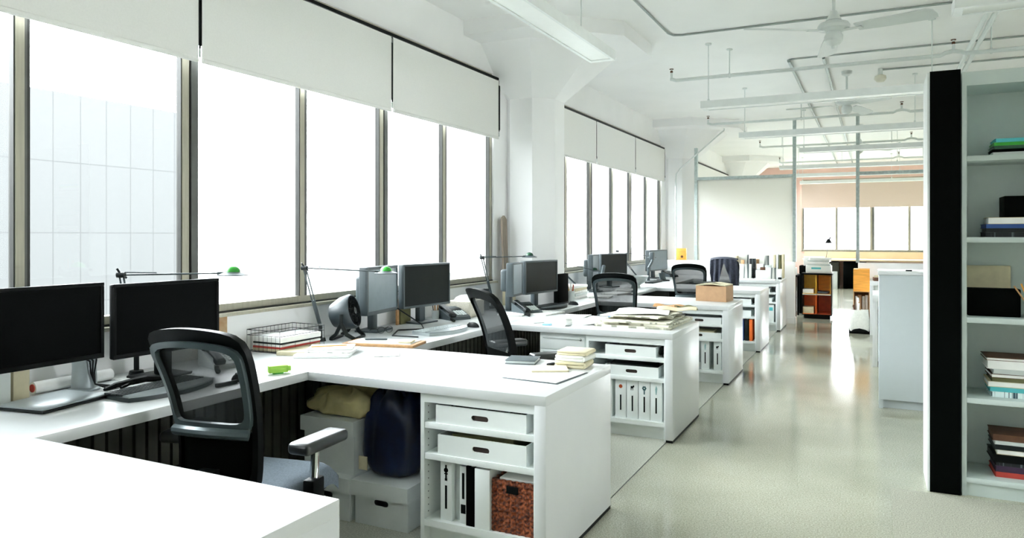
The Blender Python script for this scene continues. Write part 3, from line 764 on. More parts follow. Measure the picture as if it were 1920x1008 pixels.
# ------------------------------------------------------------------ things on the desks
def monitor(label, loc, rz, w, h, zc, case, scr, thick=.05, bez=.018, stand='plate', tilt=0, bulge=.04, group=None):
    t = thing('monitor', label, 'monitor', loc, rz, group)
    M = Tm(0, 0, zc) @ Rm(tilt, 'X')
    hs = MB().rb(-w / 2, w / 2, 0, thick, -h / 2, h / 2, .008, 3, M)
    hs.rb(-w * .34, w * .34, thick - .002, thick + bulge, -h * .36, h * .3, .02, 3, M)
    hs.build('housing', case, t)
    fr = MB()
    b = bez
    fr.rb(-w / 2, w / 2, -.006, .001, h / 2 - b, h / 2, .003, 2, M).rb(-w / 2, w / 2, -.006, .001, -h / 2, -h / 2 + b * 1.25, .003, 2, M)
    fr.rb(-w / 2, -w / 2 + b, -.006, .001, -h / 2 + b, h / 2 - b, .003, 2, M).rb(w / 2 - b, w / 2, -.006, .001, -h / 2 + b, h / 2 - b, .003, 2, M)
    fr.build('bezel', case, t)
    MB().bx(-w / 2 + b, w / 2 - b, -.002, .0005, -h / 2 + b * 1.25, h / 2 - b, M).build('screen', scr, t)
    if stand == 'column':
        O = Tm(.235, 0, 0)
        MB().lathe([(.062, 0), (.062, .008), (.05, .012), (.046, .1), (.048, .165), (.03, .172)], 24, O @ Tm(0, .07, 0)).build('stand_base', SILVER, t)
        MB().rb(.21, .26, .05, .09, .165, zc + .03, .01).rb(0, .26, thick, thick + .03, zc - .02, zc + .02, .006).build('stand_neck', SILVER, t)
        cb = MB()
        for i in range(3):
            a = -.03 + .03 * i
            cb.tube([(.235 + a * 1.6 - .02, .03, zc - h / 2 + .03), (.235 + a * .5, .012, .13), (.225 + .008 * i, .012, .08), (.24, .005, .03), (.28 + .03 * i, -.03, .005)], .0035, 6)
        cb.build('cable', BLACK, t)
    else:
        MB().rb(-.11, .11, -.02, .16, 0, .014, .006).build('stand_base', case, t)
        MB().rb(-.035, .035, thick - .005, thick + .045, .012, zc, .012).build('stand_neck', case, t)
    return t
G = 'monitors along the window desks'
monitor('large black monitor at the left edge of the photo, on a silver stand', (-2.98, 1.79, DT), 91, .55, .325, .302, BLACK, SCREEN, .022, .016, 'column', 0, .02, G)
monitor('large black monitor just behind the nearest chair, right of the leftmost one', (-2.96, 2.375, DT), 88, .56, .33, .288, BLACK, SCREEN, .026, .016, 'plate', 0, .02, G)
monitor('grey cased monitor with pale screen, left of the dark screened one beyond the fan', (-3.06, 4.18, DT), 99, .46, .325, .29, GREY, SCREENL, .06, .02, 'plate', 0, .07, G)
monitor('grey cased monitor with dark screen in the middle of the photo, beyond the fan', (-3.04, 4.72, DT), 84, .56, .325, .29, GREY, SCREENG, .05, .014, 'plate', 0, .04, G)
monitor('grey monitor turned edge on, beside the square dark screen by the black tower', (-2.77, 5.74, DT), 97, .26, .29, .285, GREY, SCREENL, .06, .016, 'plate', 0, .07, G)
monitor('square dark screened monitor beside the slim black tower', (-2.74, 6.19, DT), 82, .56, .30, .285, GREY, SCREENG, .06, .014, 'plate', 0, .04, G)
monitor('pale thin edged monitor left of the one above the white bowl', (-3.02, 8.44, DT), 95, .3, .31, .28, GREY, SCREENL, .06, .016, 'plate', 0, .07, G)
monitor('dark screened monitor above the white bowl', (-2.97, 9.0, DT), 76, .62, .31, .28, GREY, SCREENG, .05, .014, 'plate', 0, .04, G)
monitor('small pale monitor near the far amber box, last along the windows', (-2.98, 11.22, DT), 80, .62, .32, .28, GREY, SCREENL, .08, .016, 'plate', 0, .05, G)

def keyboard(label, loc, rz, m1, m2, group):
    t = thing('keyboard', label, 'keyboard', loc, rz, group)
    w, d = .44, .23
    poly = [(-w / 2, -.02), (-w / 2 + .02, .10), (w / 2 - .02, .10), (w / 2, -.02)]
    for i in range(13):
        x = w / 2 - w * i / 12; poly.append((x, -.03 - .1 * math.sin(PI * (i + .6) / 13.2) ** .6))
    MB().prism(poly, .0, .018).build('keyboard_base', m1, t)
    pr = [(w / 2 - w * i / 12, -.035 - .09 * math.sin(PI * (i + .6) / 13.2) ** .6) for i in range(13)] + [(-w / 2 + .005, -.022), (w / 2 - .005, -.022)]
    MB().prism(pr, .018, .024).build('palm_rest', m2, t)
    ky = MB()
    for r in range(6):
        for c in range(19):
            x = -.2 + c * .0222; y = -.008 + r * .0185
            ky.rb(x - .0095, x + .0095, y - .008, y + .008, .018, .0265, .002, 1)
    tag(ky.build('key_field', m1, t), kind='stuff')
    return t
KEYD = mat('dark_key_grey', '2b3437', .4, var=.08)
KEYG = mat('light_key_grey', 'b9c2c4', .45, var=.05)
G = 'keyboards on the window desks'
keyboard('dark ergonomic keyboard in front of the nearest chair', (-2.73, 2.16, DT), 93, KEYD, SILVER, G)
keyboard('grey ergonomic keyboard below the middle dark screen', (-2.67, 4.33, DT), 85, KEYG, SILVER, G)
keyboard('keyboard below the square dark screen near the slim black tower', (-2.66, 6.2, DT), 85, DARK, GREY, G)
def mouse(label, loc, rz):
    t = thing('computer_mouse', label, 'mouse', loc, rz, 'mice on the window desks')
    M = Matrix.Diagonal((.032, .055, .036, 1))
    MB().lathe([(math.cos(a), math.sin(a)) for a in [i * PI / 2 / 8 for i in range(8)]] + [(0.001, 1)], 20, M).build('mouse_body', DARK, t)
    MB().cyl((-.004, .03, .028), (.004, .03, .028), .006, n=10).build('scroll_wheel', GREY, t)
mouse('dark mouse seen through the nearest chair mesh', (-2.60, 2.47, DT), 90)
mouse('dark mouse at the right end of the grey keyboard', (-2.61, 4.66, DT), 80)
mouse('dark mouse near the slim black tower', (-2.58, 6.58, DT), 80)
def phone(label, loc, rz, m):
    t = thing('desk_phone', label, 'phone', loc, rz, 'desk phones beside the monitors')
    M = Rm(90, 'Z') @ Rm(90, 'X')
    MB().prism([(-.1, 0), (.1, 0), (.1, .09), (-.09, .025)], -.095, .095, M).build('phone_body', m, t)
    sl = math.atan2(.065, .19)
    H = Tm(-.062, 0, .062) @ Matrix.Rotation(sl, 4, 'X')
    hs = MB().rb(-.022, .022, -.1, .1, .006, .024, .01, 3, H).rb(-.026, .026, .06, .105, -.008, .02, .008, 2, H).rb(-.026, .026, -.105, -.06, -.008, .02, .008, 2, H)
    hs.build('handset', DARK, t)
    K = Tm(.03, -.02, .049) @ Matrix.Rotation(sl, 4, 'X'); ky = MB()
    for r in range(4):
        for c in range(4): ky.rb(-.04 + c * .024, -.022 + c * .024, -.05 + r * .022, -.036 + r * .022, 0, .008, .002, 1, K)
    ky.build('key_field', LGREY, t)
    MB().rb(-.042, .05, .045, .08, 0, .007, .002, 1, K).build('display', DARK, t)
    cp = [(-.085 - .012 * math.cos(i * 1.1) - .0006 * i, -.1 - .0016 * i + .001, .012 + .009 * math.sin(i * 1.1) + .0) for i in range(70)]
    MB().tube(cp, .0025, 5).build('cord', DARK, t)
phone('white and grey desk phone seen through the nearest chair mesh', (-2.98, 2.72, DT), 72, LGREY)
phone('grey desk phone right of the middle dark screen', (-3.0, 5.05, DT), 62, GREY)
phone('grey desk phone below the edge on monitor', (-2.64, 5.66, DT), 60, GREY)
phone('grey desk phone beside the farthest monitor', (-2.93, 11.72, DT), 60, GREY)

# nearest workstation
lp = thing('laptop', 'closed silver laptop at the left edge below the black monitor', 'laptop', (-2.905, 1.80, DT), 99)
MB().rb(-.15, .15, -.12, .12, .003, .013, .005, 2).build('laptop_base', DARK, lp); MB().rb(-.15, .15, -.12, .12, .0135, .021, .004, 2).build('laptop_lid', SILVER, lp)
G = 'white binders behind the leftmost monitor'
for i, (y, m, l) in enumerate(((1.62, LGREY, 'grey binder at the left edge behind the laptop'), (1.69, CARC, 'white binder behind the laptop, next to the grey one'), (1.762, CREAM, 'cream binder behind the laptop, last of its row'))):
    binder(-3.05, y, DT, .062, .2, l, m, None, False, G, d=.19, rz=90)
t = thing('paper_roll', 'white paper roll with a dark red end behind the silver monitor stand', 'paper roll', (-3.16, 2.02, DT), 0)
MB().cyl((0, -.15, .026), (0, .2, .026), .026, n=20).build('roll_sheet', PAPER, t); MB().cyl((0, -.154, .026), (0, -.15, .026), .017, n=16).build('end_cap', RED, t)
slab('paper_sheet', 'white printed sheets under the nearest keyboard cable', 'paper', -3.06, 2.36, DT, .3, .22, .003, 80, PRINT, 'loose sheets on the window desks')
t = thing('sunglasses_case', 'black folded cable bundle behind the nearest keyboard', 'cable', (-2.93, 2.2, DT), 85); t.name = 'cable_bundle'
MB().tube([(-.16, .0, .008), (-.1, .03, .012), (-.03, .0, .022), (.04, .02, .02), (.1, -.01, .012), (.17, .02, .01), (.3, .06, .006)], [.007, .012, .016, .016, .013, .009, .004], 8)\
    .tube([(-.1, -.02, .008), (0, .012, .02), (.1, .02, .015), (.2, .0, .008)], .007, 8).build('cable_loop', BLACK, t)
o = MB().rb(-.055, .055, -.008, .008, 0, .018, .004).build('stapler', DARK); tag(place(o, (-2.575, 2.36, DT), 85), 'small dark stapler bar seen through the nearest chair mesh', 'stapler')
t = thing('tape_dispenser', 'lime green tape dispenser on the corner of the nearest peninsula desk', 'tape dispenser', (-2.575, 2.68, DT), 55)
MB().rb(-.05, .042, -.02, .02, .006, .04, .004).rb(.03, .055, -.02, .02, .012, .036, .003).build('dispenser_body', LIME, t); MB().rb(-.03, .02, -.017, .017, 0, .007, .002).build('dispenser_foot', GREEN, t)

def wire_tray():
    t = thing('wire_tray', 'black wire letter tray holding white papers, behind the nearest chair', 'letter tray', (-3.11, 3.3, DT), 0)
    x, y, h = .125, .185, .125
    def rect(z, g=0): return [(-x - g, -y - g, z), (x + g, -y - g, z), (x + g, y + g, z), (-x - g, y + g, z), (-x - g, -y - g, z)]
    m = MB()
    for z in (.003, h): m.tube(rect(z), .0022, 6)
    m.tube(rect(h - .03), .0018, 6)
    for i in range(13):
        a = -y + 2 * y * i / 12
        m.tube([(-x, a, h), (-x, a, .003), (x, a, .003)] + ([(x, a, h)] if i in (0, 4, 8, 12) else []), .0011, 5)
    for i in range(9):
        a = -x + 2 * x * i / 8
        m.tube([(a, y, h), (a, y, .003)], .0011, 5); m.tube([(a, -y, h - .03), (a, -y, .003)], .0011, 5)
    m.build('wire_frame', DARK, t)
    z = DT + .0055
    for i, (th, mm, l) in enumerate(((.016, CREAM, 'cream folder at the bottom of the wire tray'), (.012, RED, 'red folder low in the wire tray'), (.014, PAPER, 'white folder in the wire tray above the red one'),
                                     (.01, DARK, 'dark folder in the wire tray under the top papers'), (.03, PAPER, 'thick ream of white paper on top in the wire tray'))):
        slab('paper_stack', l, 'paper', -3.105 + .004 * i, 3.3 - .003 * i, z, .215, .33, th, [0, 1, -1, 1, -1][i], mm, 'papers in the wire tray'); z += th + .0005
wire_tray()
slab('spiral_notebook', 'dark edged notebook sticking out in front of the wire tray', 'notebook', -2.93, 3.2, DT, .16, .22, .022, 20, CREAM)
o = MB().sheet(lambda u, v: (-.09 + .18 * u, -.0 + .05 * math.sin(u * 2.2), v * .21), 10, 3, .002).build('picture_card', mat('amber_photo_card', 'e8d5b0', .6, col2='c98a3c', scale=9))
tag(place(o, (-3.22, 2.9, DT), 88), 'curved amber and white card leaning on the wall behind the second black monitor', 'card')

def desk_fan():
    t = thing('desk_fan', 'round dark grey desk fan by the window, between lamp and letter tray', 'fan', (-3.04, 3.78, DT), -72)
    A = Tm(0, 0, .17) @ Rm(-76, 'X')        # axis of the drum along +y, tilted up
    MB().lathe([(.035, -.12), (.075, -.10), (.105, -.03), (.112, .03), (.105, .045), (.1, .045), (.1, -.02), (.06, -.085)], 36, A).build('fan_drum', mat('fan_grey', '333d42', .4), t)
    g = MB()
    for r in (.03, .05, .07, .09, .102): g.tube([A @ Vector((r * math.cos(a), r * math.sin(a), .042 + .006 * (1 - r / .1))) for a in [2 * PI * i / 32 for i in range(33)]], .0018, 5)
    for i in range(10):
        a = 2 * PI * i / 10; g.tube([A @ Vector((.015 * math.cos(a), .015 * math.sin(a), .048)), A @ Vector((.104 * math.cos(a + .35), .104 * math.sin(a + .35), .042))], .0018, 5)
    g.build('grille', BLACK, t)
    MB().lathe([(.0, .054), (.022, .052), (.025, .03)], 20, A).build('hub', DARK, t)
    for i in range(4):
        a = PI / 2 * i
        MB().sheet(lambda u, v: ((.02 + .075 * u) * math.cos(a + .9 * v), (.02 + .075 * u) * math.sin(a + .9 * v), -.02 + .035 * v), 4, 4, .003, A).build('fan_blade', DARK, t)
    for sx in (-1, 1):
        MB().tube([(sx * .118, .0, .17), (sx * .122, .0, .11), (sx * .105, .03, .04), (sx * .09, .075, .012)], [.012, .014, .014, .012], 8).tube([(sx * .122, 0, .11), (sx * .105, -.04, .04), (sx * .09, -.08, .012)], [.012, .013, .012], 8).build('fan_leg', DARK, t)
    MB().rb(-.1, .1, .06, .085, 0, .016, .006).rb(-.1, .1, -.09, -.065, 0, .016, .006).build('fan_foot', DARK, t)
desk_fan()

def desk_lamp(label, base, elbow, head, shade, rise=.0):
    """two thin arms: base clamp -> elbow -> shade, all in world coordinates"""
    t = thing('desk_lamp', label, 'lamp', base, 0, 'architect lamps clamped to the window desks')
    b = Vector(base); e = Vector(elbow) - b; h = Vector(head) - b
    MB().cyl((0, 0, 0), (0, 0, .02), .035, .03, 20).cyl((0, 0, .02), (0, 0, .1), .012).build('lamp_base', DARK, t)
    p0 = Vector((0, 0, .09)); d = (e - p0).normalized(); side = d.cross(Vector((0, 0, 1))).normalized() * .009
    MB().tube([p0 + side, e + side], .0042, 8).tube([p0 - side, e - side], .0042, 8).tube([p0 + d * .02, p0 + d * .2], .007, 8).build('lower_arm', GREY, t)
    d2 = (h - e).normalized(); up = Vector((0, 0, .012))
    MB().tube([e - d2 * .02, h - d2 * .05], .0042, 8).tube([e + up, e + d2 * .15 + up * .6], .0028, 6).build('upper_arm', GREY, t)
    MB().cyl(e - side * 2, e + side * 2, .014, n=14).tube([e + Vector((-.01, -.015, .03)), e, e + Vector((.012, .02, -.015))], .005, 6).build('elbow_joint', DARK, t)
    hd = MB().lathe([(.07, -.012), (.071, -.008), (.05, .0), (.03, .008)], 24, Matrix.Translation(h)).tube([h - d2 * .07, h], .007, 8); hd = hd.build('lamp_head', GREY, t)
    MB().lathe([(.036, .0), (.034, .016), (.024, .028), (.008, .034), (.001, .0345)], 24, Matrix.Translation(h)).build('lamp_dome', shade, hd)
desk_lamp('architect lamp with green dome behind the second black monitor', (-3.17, 2.36, DT), (-3.1, 2.23, 1.225), (-2.74, 2.55, 1.227), GREEN)
desk_lamp('architect lamp with green dome beside the desk fan, in front of the pale screen', (-3.13, 3.62, DT), (-3.08, 3.42, 1.21), (-2.72, 3.75, 1.18), GREEN)
desk_lamp('architect lamp with dark green dome above the square dark screen', (-3.12, 5.93, DT), (-3.1, 5.7, 1.21), (-2.85, 6.16, 1.215), GREEND)
desk_lamp('pale architect lamp folded low beside the second window, left of the white bowl', (-3.1, 8.0, DT), (-3.18, 7.42, 1.14), (-3.0, 8.35, .985), GREEND)
desk_lamp('pale architect lamp reaching over the farthest monitors', (-3.1, 10.4, DT), (-3.15, 9.68, 1.19), (-3.0, 10.9, 1.08), GREY)

# nearest peninsula desk, left part: notebooks, boards
G = 'stack of notebooks with the ruler'
slab('notebook', 'large white notebook, bottom of the stack with the ruler', 'notebook', -2.745, 3.22, DT, .3, .25, .018, 28, PAPER, G)
slab('notebook', 'white pad lying askew in the middle of the ruler stack', 'notebook', -2.75, 3.27, DT + .0185, .28, .22, .007, 20, PRINT, G)
slab('notebook', 'topmost white notebook of the ruler stack', 'notebook', -2.77, 3.3, DT + .026, .25, .19, .007, 33, PAPER, G)
slab('ruler', 'yellow wooden ruler lying across the notebook stack', 'ruler', -2.79, 3.3, DT + .0335, .2, .022, .004, 47, AMBER, r=.001)
t = thing('sketch_board', 'tan edged drawing board with loose sheets beside the grey keyboard', 'board', (-2.68, 3.68, DT), 12)
MB().rb(-.23, .23, -.11, .11, 0, .016, .002).build('board', WOODT, t); MB().rb(-.2, .2, -.095, .1, .0163, .02, .001).build('board_sheet', PAPER, t)
slab('note_pad', 'small cream pad on the tan edged drawing board', 'pad', -2.53, 3.7, DT + .0204, .08, .11, .012, 20, CREAM)
t = thing('eyeglasses', 'pair of thin rimmed eyeglasses near the desk fan', 'glasses', (-2.98, 4.1, DT), 70)
m = MB()
for sx in (-1, 1):
    m.tube([(sx * .033 + .027 * math.cos(2 * PI * i / 20), 0, .024 + .022 * math.sin(2 * PI * i / 20)) for i in range(21)], .0016, 5)
    m.tube([(sx * .06, 0, .03), (sx * .062, .07, .03), (sx * .06, .12, .004)], .0016, 5)
m.tube([(-.006, 0, .03), (.006, 0, .03)], .0016, 5).build('glasses_frame', DARK, t)
slab('pen', 'grey marker pen on the drawing board sheets', 'pen', -2.75, 3.69, DT + .0204, .14, .012, .011, 25, GREY, r=.005)
slab('note_pad', 'white square pad lying alone on the nearest peninsula desk', 'pad', -2.445, 3.38, DT, .14, .18, .006, 35, PRINT)
tag(MB().tube([(-2.66, 4.02, DT + .004), (-2.85, 4.0, DT + .004), (-2.98, 4.25, DT + .004), (-2.85, 4.38, DT + .005), (-2.95, 4.5, DT + .02), (-3.02, 4.3, DT + .15)], .005, 6).build('monitor_cable', DARK), 'dark cable winding below the pale grey cased monitor', 'cable')
slab('hardback_book', 'dark book with tan edge standing by the wall between grey monitors', 'book', -3.18, 4.62, DT, .022, .15, .2, 4, OLIVEB)
slab('hardback_book', 'thin tan book standing next to the dark book between grey monitors', 'book', -3.175, 4.52, DT, .016, .03, .19, 4, WOODT)
t = thing('fabric_box', 'cream speckled fabric box with dome lid behind the sideways chair', 'box', (-3.04, 5.3, DT), 4)
MB().rb(-.11, .11, -.14, .14, 0, .13, .008).build('box_body', mat('speckled_cream', 'dcd6c8', .9, var=.1, scale=120), t)
MB().lathe([(1, 0), (.85, .5), (.5, .85), (.001, 1)], 24, Tm(0, 0, .13) @ Matrix.Diagonal((.09, .11, .045, 1))).build('box_lid', PAPER, t)
t = thing('pen_cup', 'cup of wooden pens left of the grey phone by the middle dark screen', 'pen cup', (-3.13, 4.98, DT))
MB().lathe([(.03, 0), (.032, .07), (.029, .07), (.027, .004)], 16).build('cup', LGREY, t)
for i in range(5): MB().cyl((.008 * math.cos(i * 1.3), .008 * math.sin(i * 1.3), .006), (.026 * math.cos(i * 1.3), .026 * math.sin(i * 1.3), .12), .0035, n=8).build('pen_shaft', [WOODT, BROWN][i % 2], t)

# end of the nearest peninsula
t = thing('grey_notebook', 'slim grey hardback notebook near the armrest of the sideways chair', 'notebook', (-1.655, 3.495, DT), 14)
MB().rb(-.08, .08, -.08, .08, 0, .003, .001).rb(-.08, .08, -.08, .08, .017, .02, .001).build('cover', GREY, t); MB().rb(-.076, .076, -.077, .077, .003, .017, .001).build('pages', LGREY, t)
G = 'cream cloths folded at the end of the nearest peninsula'
z = DT
for i, (h, l) in enumerate(((.034, 'bottom cream folded cloth of the stack at the desk end'), (.03, 'middle cream folded cloth of the stack at the desk end'), (.022, 'top cream folded cloth of the stack at the desk end'))):
    def fn(u, v, z=z, i=i): return (-.078 + .156 * u, -.075 + .15 * v, .002 * math.sin(u * 7 + i) * math.sin(v * 5) + .002)
    m = MB().rb(-.078, .078, -.075, .075, 0, h * .48, .006).rb(-.076, .079, -.074, .076, h * .5, h, .007)
    m.cyl((.074, -.07, h / 2), (.074, .07, h / 2), h * .47, n=12)
    o = m.build('folded_cloth', LINEN if i == 1 else CREAM); tag(place(o, (-1.37 + .006 * i, 3.49 + .004 * i, z), [4, -3, 2][i]), l, 'cloth', G); z += h + .0005
slab('black_pen', 'black marker tip poking out beside the cream cloth stack', 'pen', -1.462, 3.47, DT, .03, .1, .016, -20, BLACK, r=.006)
slab('card_folder', 'grey card folder just showing under the large white sheet at the desk end', 'folder', -1.395, 3.2, DT, .29, .32, .003, -5, GREY, r=.001)
slab('printed_sheet', 'large white sheet on a grey folder at the end of the nearest peninsula', 'paper', -1.395, 3.2, DT + .0032, .272, .302, .002, -6, PRINT, r=.001)
o = MB().sheet(lambda u, v: (-.09 + .18 * u, -.07 + .14 * v, .003 * math.sin(u * 5) ** 2 * v), 8, 6, .008).build('kraft_envelope', CREAM)
tag(place(o, (-1.43, 3.32, DT + .0055), 28), 'tan padded envelope lying on the large white sheet', 'envelope')

# newspaper desk
G = 'newspapers heaped on the second full desk'
NL = ['bottom newspaper of the heap', 'second newspaper from the bottom of the heap', 'third newspaper from the bottom of the heap', 'folded newspaper with coloured page in the heap', 'newspaper near the top of the heap, turned askew', 'open newspaper lying highest in the heap']
z = DT
for i in range(6):
    w = [.56, .55, .5, .44, .46, .4][i]; l = [.72, .66, .62, .5, .5, .42][i]; th = [.015, .014, .012, .014, .009, .005][i]; cy_ = 5.46 + [0, .01, -.03, .1, -.02, .0][i]
    am = [0, .002, .003, .004, .005, .012][i]
    def fn(u, v, w=w, l=l, am=am, i=i):
        return (-w / 2 + w * u, -l / 2 + l * v, am * (1 + math.sin(u * 6 + i * 2) * math.cos(v * 5 + i)) * (.4 + .6 * u) * min(1, 4 * min(u, 1 - u) + .3))
    m = MB().sheet(fn, 16, 12, th)
    if i < 4: m.cyl((w / 2 - .004, -l / 2 + .01, th / 2), (w / 2 - .004, l / 2 - .01, th / 2), th / 2 - .0005, n=10)
    o = m.build('newspaper', [NEWS, NEWS2, NEWS, NEWS2, NEWS, PAPER][i]); tag(place(o, (-1.555 - .02 * (i > 2), cy_, z), [0, -2, 3, 10, -7, 12][i]), NL[i], 'newspaper', G)
    z += th + am * .9 + .0005
for i, (x, y, w, l, rz, m, l_) in enumerate(((-1.36, 5.66, .3, .1, 8, CREAM, 'rolled cream newsprint on the right of the heap'), (-1.45, 5.82, .26, .1, -6, WOODT, 'brownish crumpled sheet at the back of the heap'), (-1.32, 5.78, .16, .12, 30, OLIVEB, 'dark green leaf print at the right end of the heap'))):
    o = MB().sheet(lambda u, v: (-w / 2 + w * u, -l / 2 + l * v, .018 * math.sin(PI * v) + .006 * math.sin(u * 9 + i)  + .006), 14, 8, .006).build('crumpled_sheet', m)
    tag(place(o, (x, y, z - .012), rz), l_, 'paper', 'crumpled sheets on the newspaper heap')
for i, (x, y, w, l, rz, l_) in enumerate(((-1.98, 5.25, .24, .3, 20, 'curled white sheet left of the newspaper heap'), (-2.12, 5.4, .22, .3, -12, 'white sheet lying flat left of the curled one'), (-2.2, 5.62, .22, .3, 5, 'white sheet at the back left of the newspaper desk'))):
    am = [.03, .003, .004][i]
    o = MB().sheet(lambda u, v: (-w / 2 + w * u, -l / 2 + l * v, am * (u - .3) ** 2 * 3 * (.5 + .5 * math.sin(v * 3))), 12, 8, .003).build('loose_sheet', PAPER)
    tag(place(o, (x, y, DT + .0002), rz), l_, 'paper', 'loose sheets left of the newspapers')
slab('sticky_note_block', 'pale blue sticky note block on the newspaper desk', 'sticky notes', -2.17, 5.0, DT, .06, .06, .014, 10, SKYB)
slab('coaster', 'small white disc like coaster near the blue sticky notes', 'coaster', -2.3, 5.12, DT, .09, .09, .006, 40, LGREY, r=.003)
o = MB().lathe([(.03, -.03), (.03, .03), (.012, .03), (.012, -.03)], 20, Tm(0, 0, .03) @ Rm(90, 'Y')).build('tape_roll', PAPER); tag(place(o, (-2.02, 5.02, DT), 60), 'white tape roll with dark hole beside the curled sheet', 'tape')
slab('blue_folder', 'blue folder at the back edge of the newspaper desk', 'folder', -1.83, 5.68, DT, .17, .08, .012, 4, mat('mid_blue', '5a93c4', .6))
for i, (x, y, rz, l_) in enumerate(((-2.72, 5.55, 15, 'white papers left of the sideways chair back'), (-2.5, 5.72, -10, 'white papers just right of the sideways chair'))):
    slab('paper_pile', l_, 'paper', x, y, DT, .21, .3, .012, rz, PRINT, 'paper piles behind the sideways chair')

# third workstation
t = thing('slim_tower', 'slim black upright tower right of the square dark screen', 'computer', (-2.74, 6.66, DT), 84)
MB().rb(-.11, .11, -.025, .025, .012, .29, .008).build('tower_case', BLKSAT, t); MB().rb(-.09, .09, -.04, .04, 0, .012, .003).build('tower_foot', DARK, t)
t = thing('small_speaker', 'small dark speaker left of the edge on monitor', 'speaker', (-3.14, 5.78, DT), 80)
MB().rb(-.045, .045, -.05, .05, 0, .19, .008).build('speaker_case', DARK, t); MB().cyl((0, -.05, .12), (0, -.053, .12), .032, n=20).build('speaker_cone', BLACK, t)
t = thing('pencil_cup', 'glass cup of red and white pencils right of the slim black tower', 'pen cup', (-2.72, 6.86, DT))
MB().lathe([(.04, 0), (.042, .11), (.038, .11), (.036, .004)], 18).build('cup', LGREY, t)
for i in range(6): MB().cyl((.012 * math.cos(i * 1.05), .012 * math.sin(i * 1.05), .006), (.034 * math.cos(i * 1.05), .034 * math.sin(i * 1.05), .17 + .01 * (i % 3)), .0045, n=8).build('pencil', [RED, WOODT, PAPER][i % 3], t)
G = 'papers stacked in the tray beyond the slim black tower'
z = DT
for i in range(5):
    slab('paper_bundle', ['lowest', 'second lowest', 'middle', 'second highest', 'highest'][i] + ' bundle of papers in the pile beyond the slim black tower', 'paper', -2.93 + .01 * (i % 2), 7.35, z, .26, .4, .026, [0, 3, -2, 4, -3][i], [PAPER, LGREY, PRINT, CREAM, PAPER][i], G); z += .0265
slab('box_file', 'tan and white box file behind the phone of the edge on monitor', 'box', -3.13, 6.3, DT, .1, .1, .13, 5, CREAM)
# fourth
t = thing('bowl', 'white footed bowl below the dark monitor by the second window', 'bowl', (-2.72, 9.12, DT))
MB().lathe([(.06, 0), (.055, .03), (.12, .075), (.165, .15), (.16, .15), (.11, .082), (.001, .045)], 28).build('bowl_body', LGREY, t)
for i, (x, y, rz, l_) in enumerate(((-2.62, 7.5, 10, 'white papers at the left end of the cardboard box desk'), (-2.6, 7.95, -14, 'white papers behind the first paper pile on the cardboard box desk'), (-2.64, 8.4, 6, 'white papers left of the chair beside the cardboard box'))):
    slab('paper_pile', l_, 'paper', x, y, DT, .22, .3, .014 + .006 * i, rz, PRINT, 'paper piles left of the cardboard box')
t = thing('cardboard_box', 'open tan cardboard box on the third full desk, papers on top', 'box', (-1.45, 7.64, DT), -7)
w, d, h = .31, .24, .155
MB().bx(-w / 2, w / 2, -d / 2, -d / 2 + .004, 0, h).bx(-w / 2, w / 2, d / 2 - .004, d / 2, 0, h).bx(-w / 2, -w / 2 + .004, -d / 2 + .004, d / 2 - .004, 0, h).bx(w / 2 - .004, w / 2, -d / 2 + .004, d / 2 - .004, 0, h).bx(-w / 2 + .004, w / 2 - .004, -d / 2 + .004, d / 2 - .004, 0, .004).build('box_body', CARD, t)
o = MB().sheet(lambda u, v: (-.15 + .3 * u, -.13 + .26 * v, .018 * (1 - abs(2 * u - 1.1))), 10, 4, .012).build('box_contents', CREAM); tag(place(o, (-1.45, 7.64, DT + h + .0003), -7), 'cream sheets bowing over the open cardboard box', 'paper')
o = MB().sheet(lambda u, v: (-.11 + .22 * u, -.05 + .1 * v, .012 * u), 8, 4, .005).build('dark_folder', DARK); tag(place(o, (-1.53, 7.56, DT + h + .026), 8), 'dark folder lying across the top of the cardboard box', 'folder')
# monitor arm of the last workstation
t = thing('screen_stand', 'grey articulated screen stand left of the farthest monitor', 'stand', (-2.9, 10.35, DT))
MB().rb(-.08, .08, -.1, .1, 0, .015, .004).cyl((0, 0, .015), (0, 0, .2), .02).build('arm_base', GREY, t)
MB().tube([(0, 0, .19), (.02, .12, .28), (.0, .2, .34)], .02, 8).rb(-.03, .03, .14, .24, .3, .42, .01).build('arm_link', GREY, t)
t = thing('webcam_stand', 'dark ribbed phone like stand below the grey articulated screen stand', 'stand', (-2.75, 10.6, DT), 50)
MB().rb(-.06, .06, -.08, .08, 0, .02, .004).build('stand_base', DARK, t); MB().rb(-.05, .05, -.01, .01, .02, .12, .004, 2, Rm(-20, 'X')).build('stand_plate', GREY, t)
slab('cable_tray', 'dark flat cable tray under the farthest monitors', 'cable tray', -2.78, 10.2, DT, .12, .5, .02, 0, DARK)
# second monitor arm near the white bowl
t = thing('screen_stand', 'blue grey screen stand left of the thin edged monitor by the second window', 'stand', (-2.93, 8.2, DT))
MB().rb(-.06, .06, -.08, .08, 0, .015, .004).cyl((0, 0, .015), (0, 0, .18), .022).build('arm_base', GREY, t); MB().tube([(0, 0, .17), (.06, .05, .2), (.05, .14, .3)], .024, 8).build('arm_link', GREY, t)

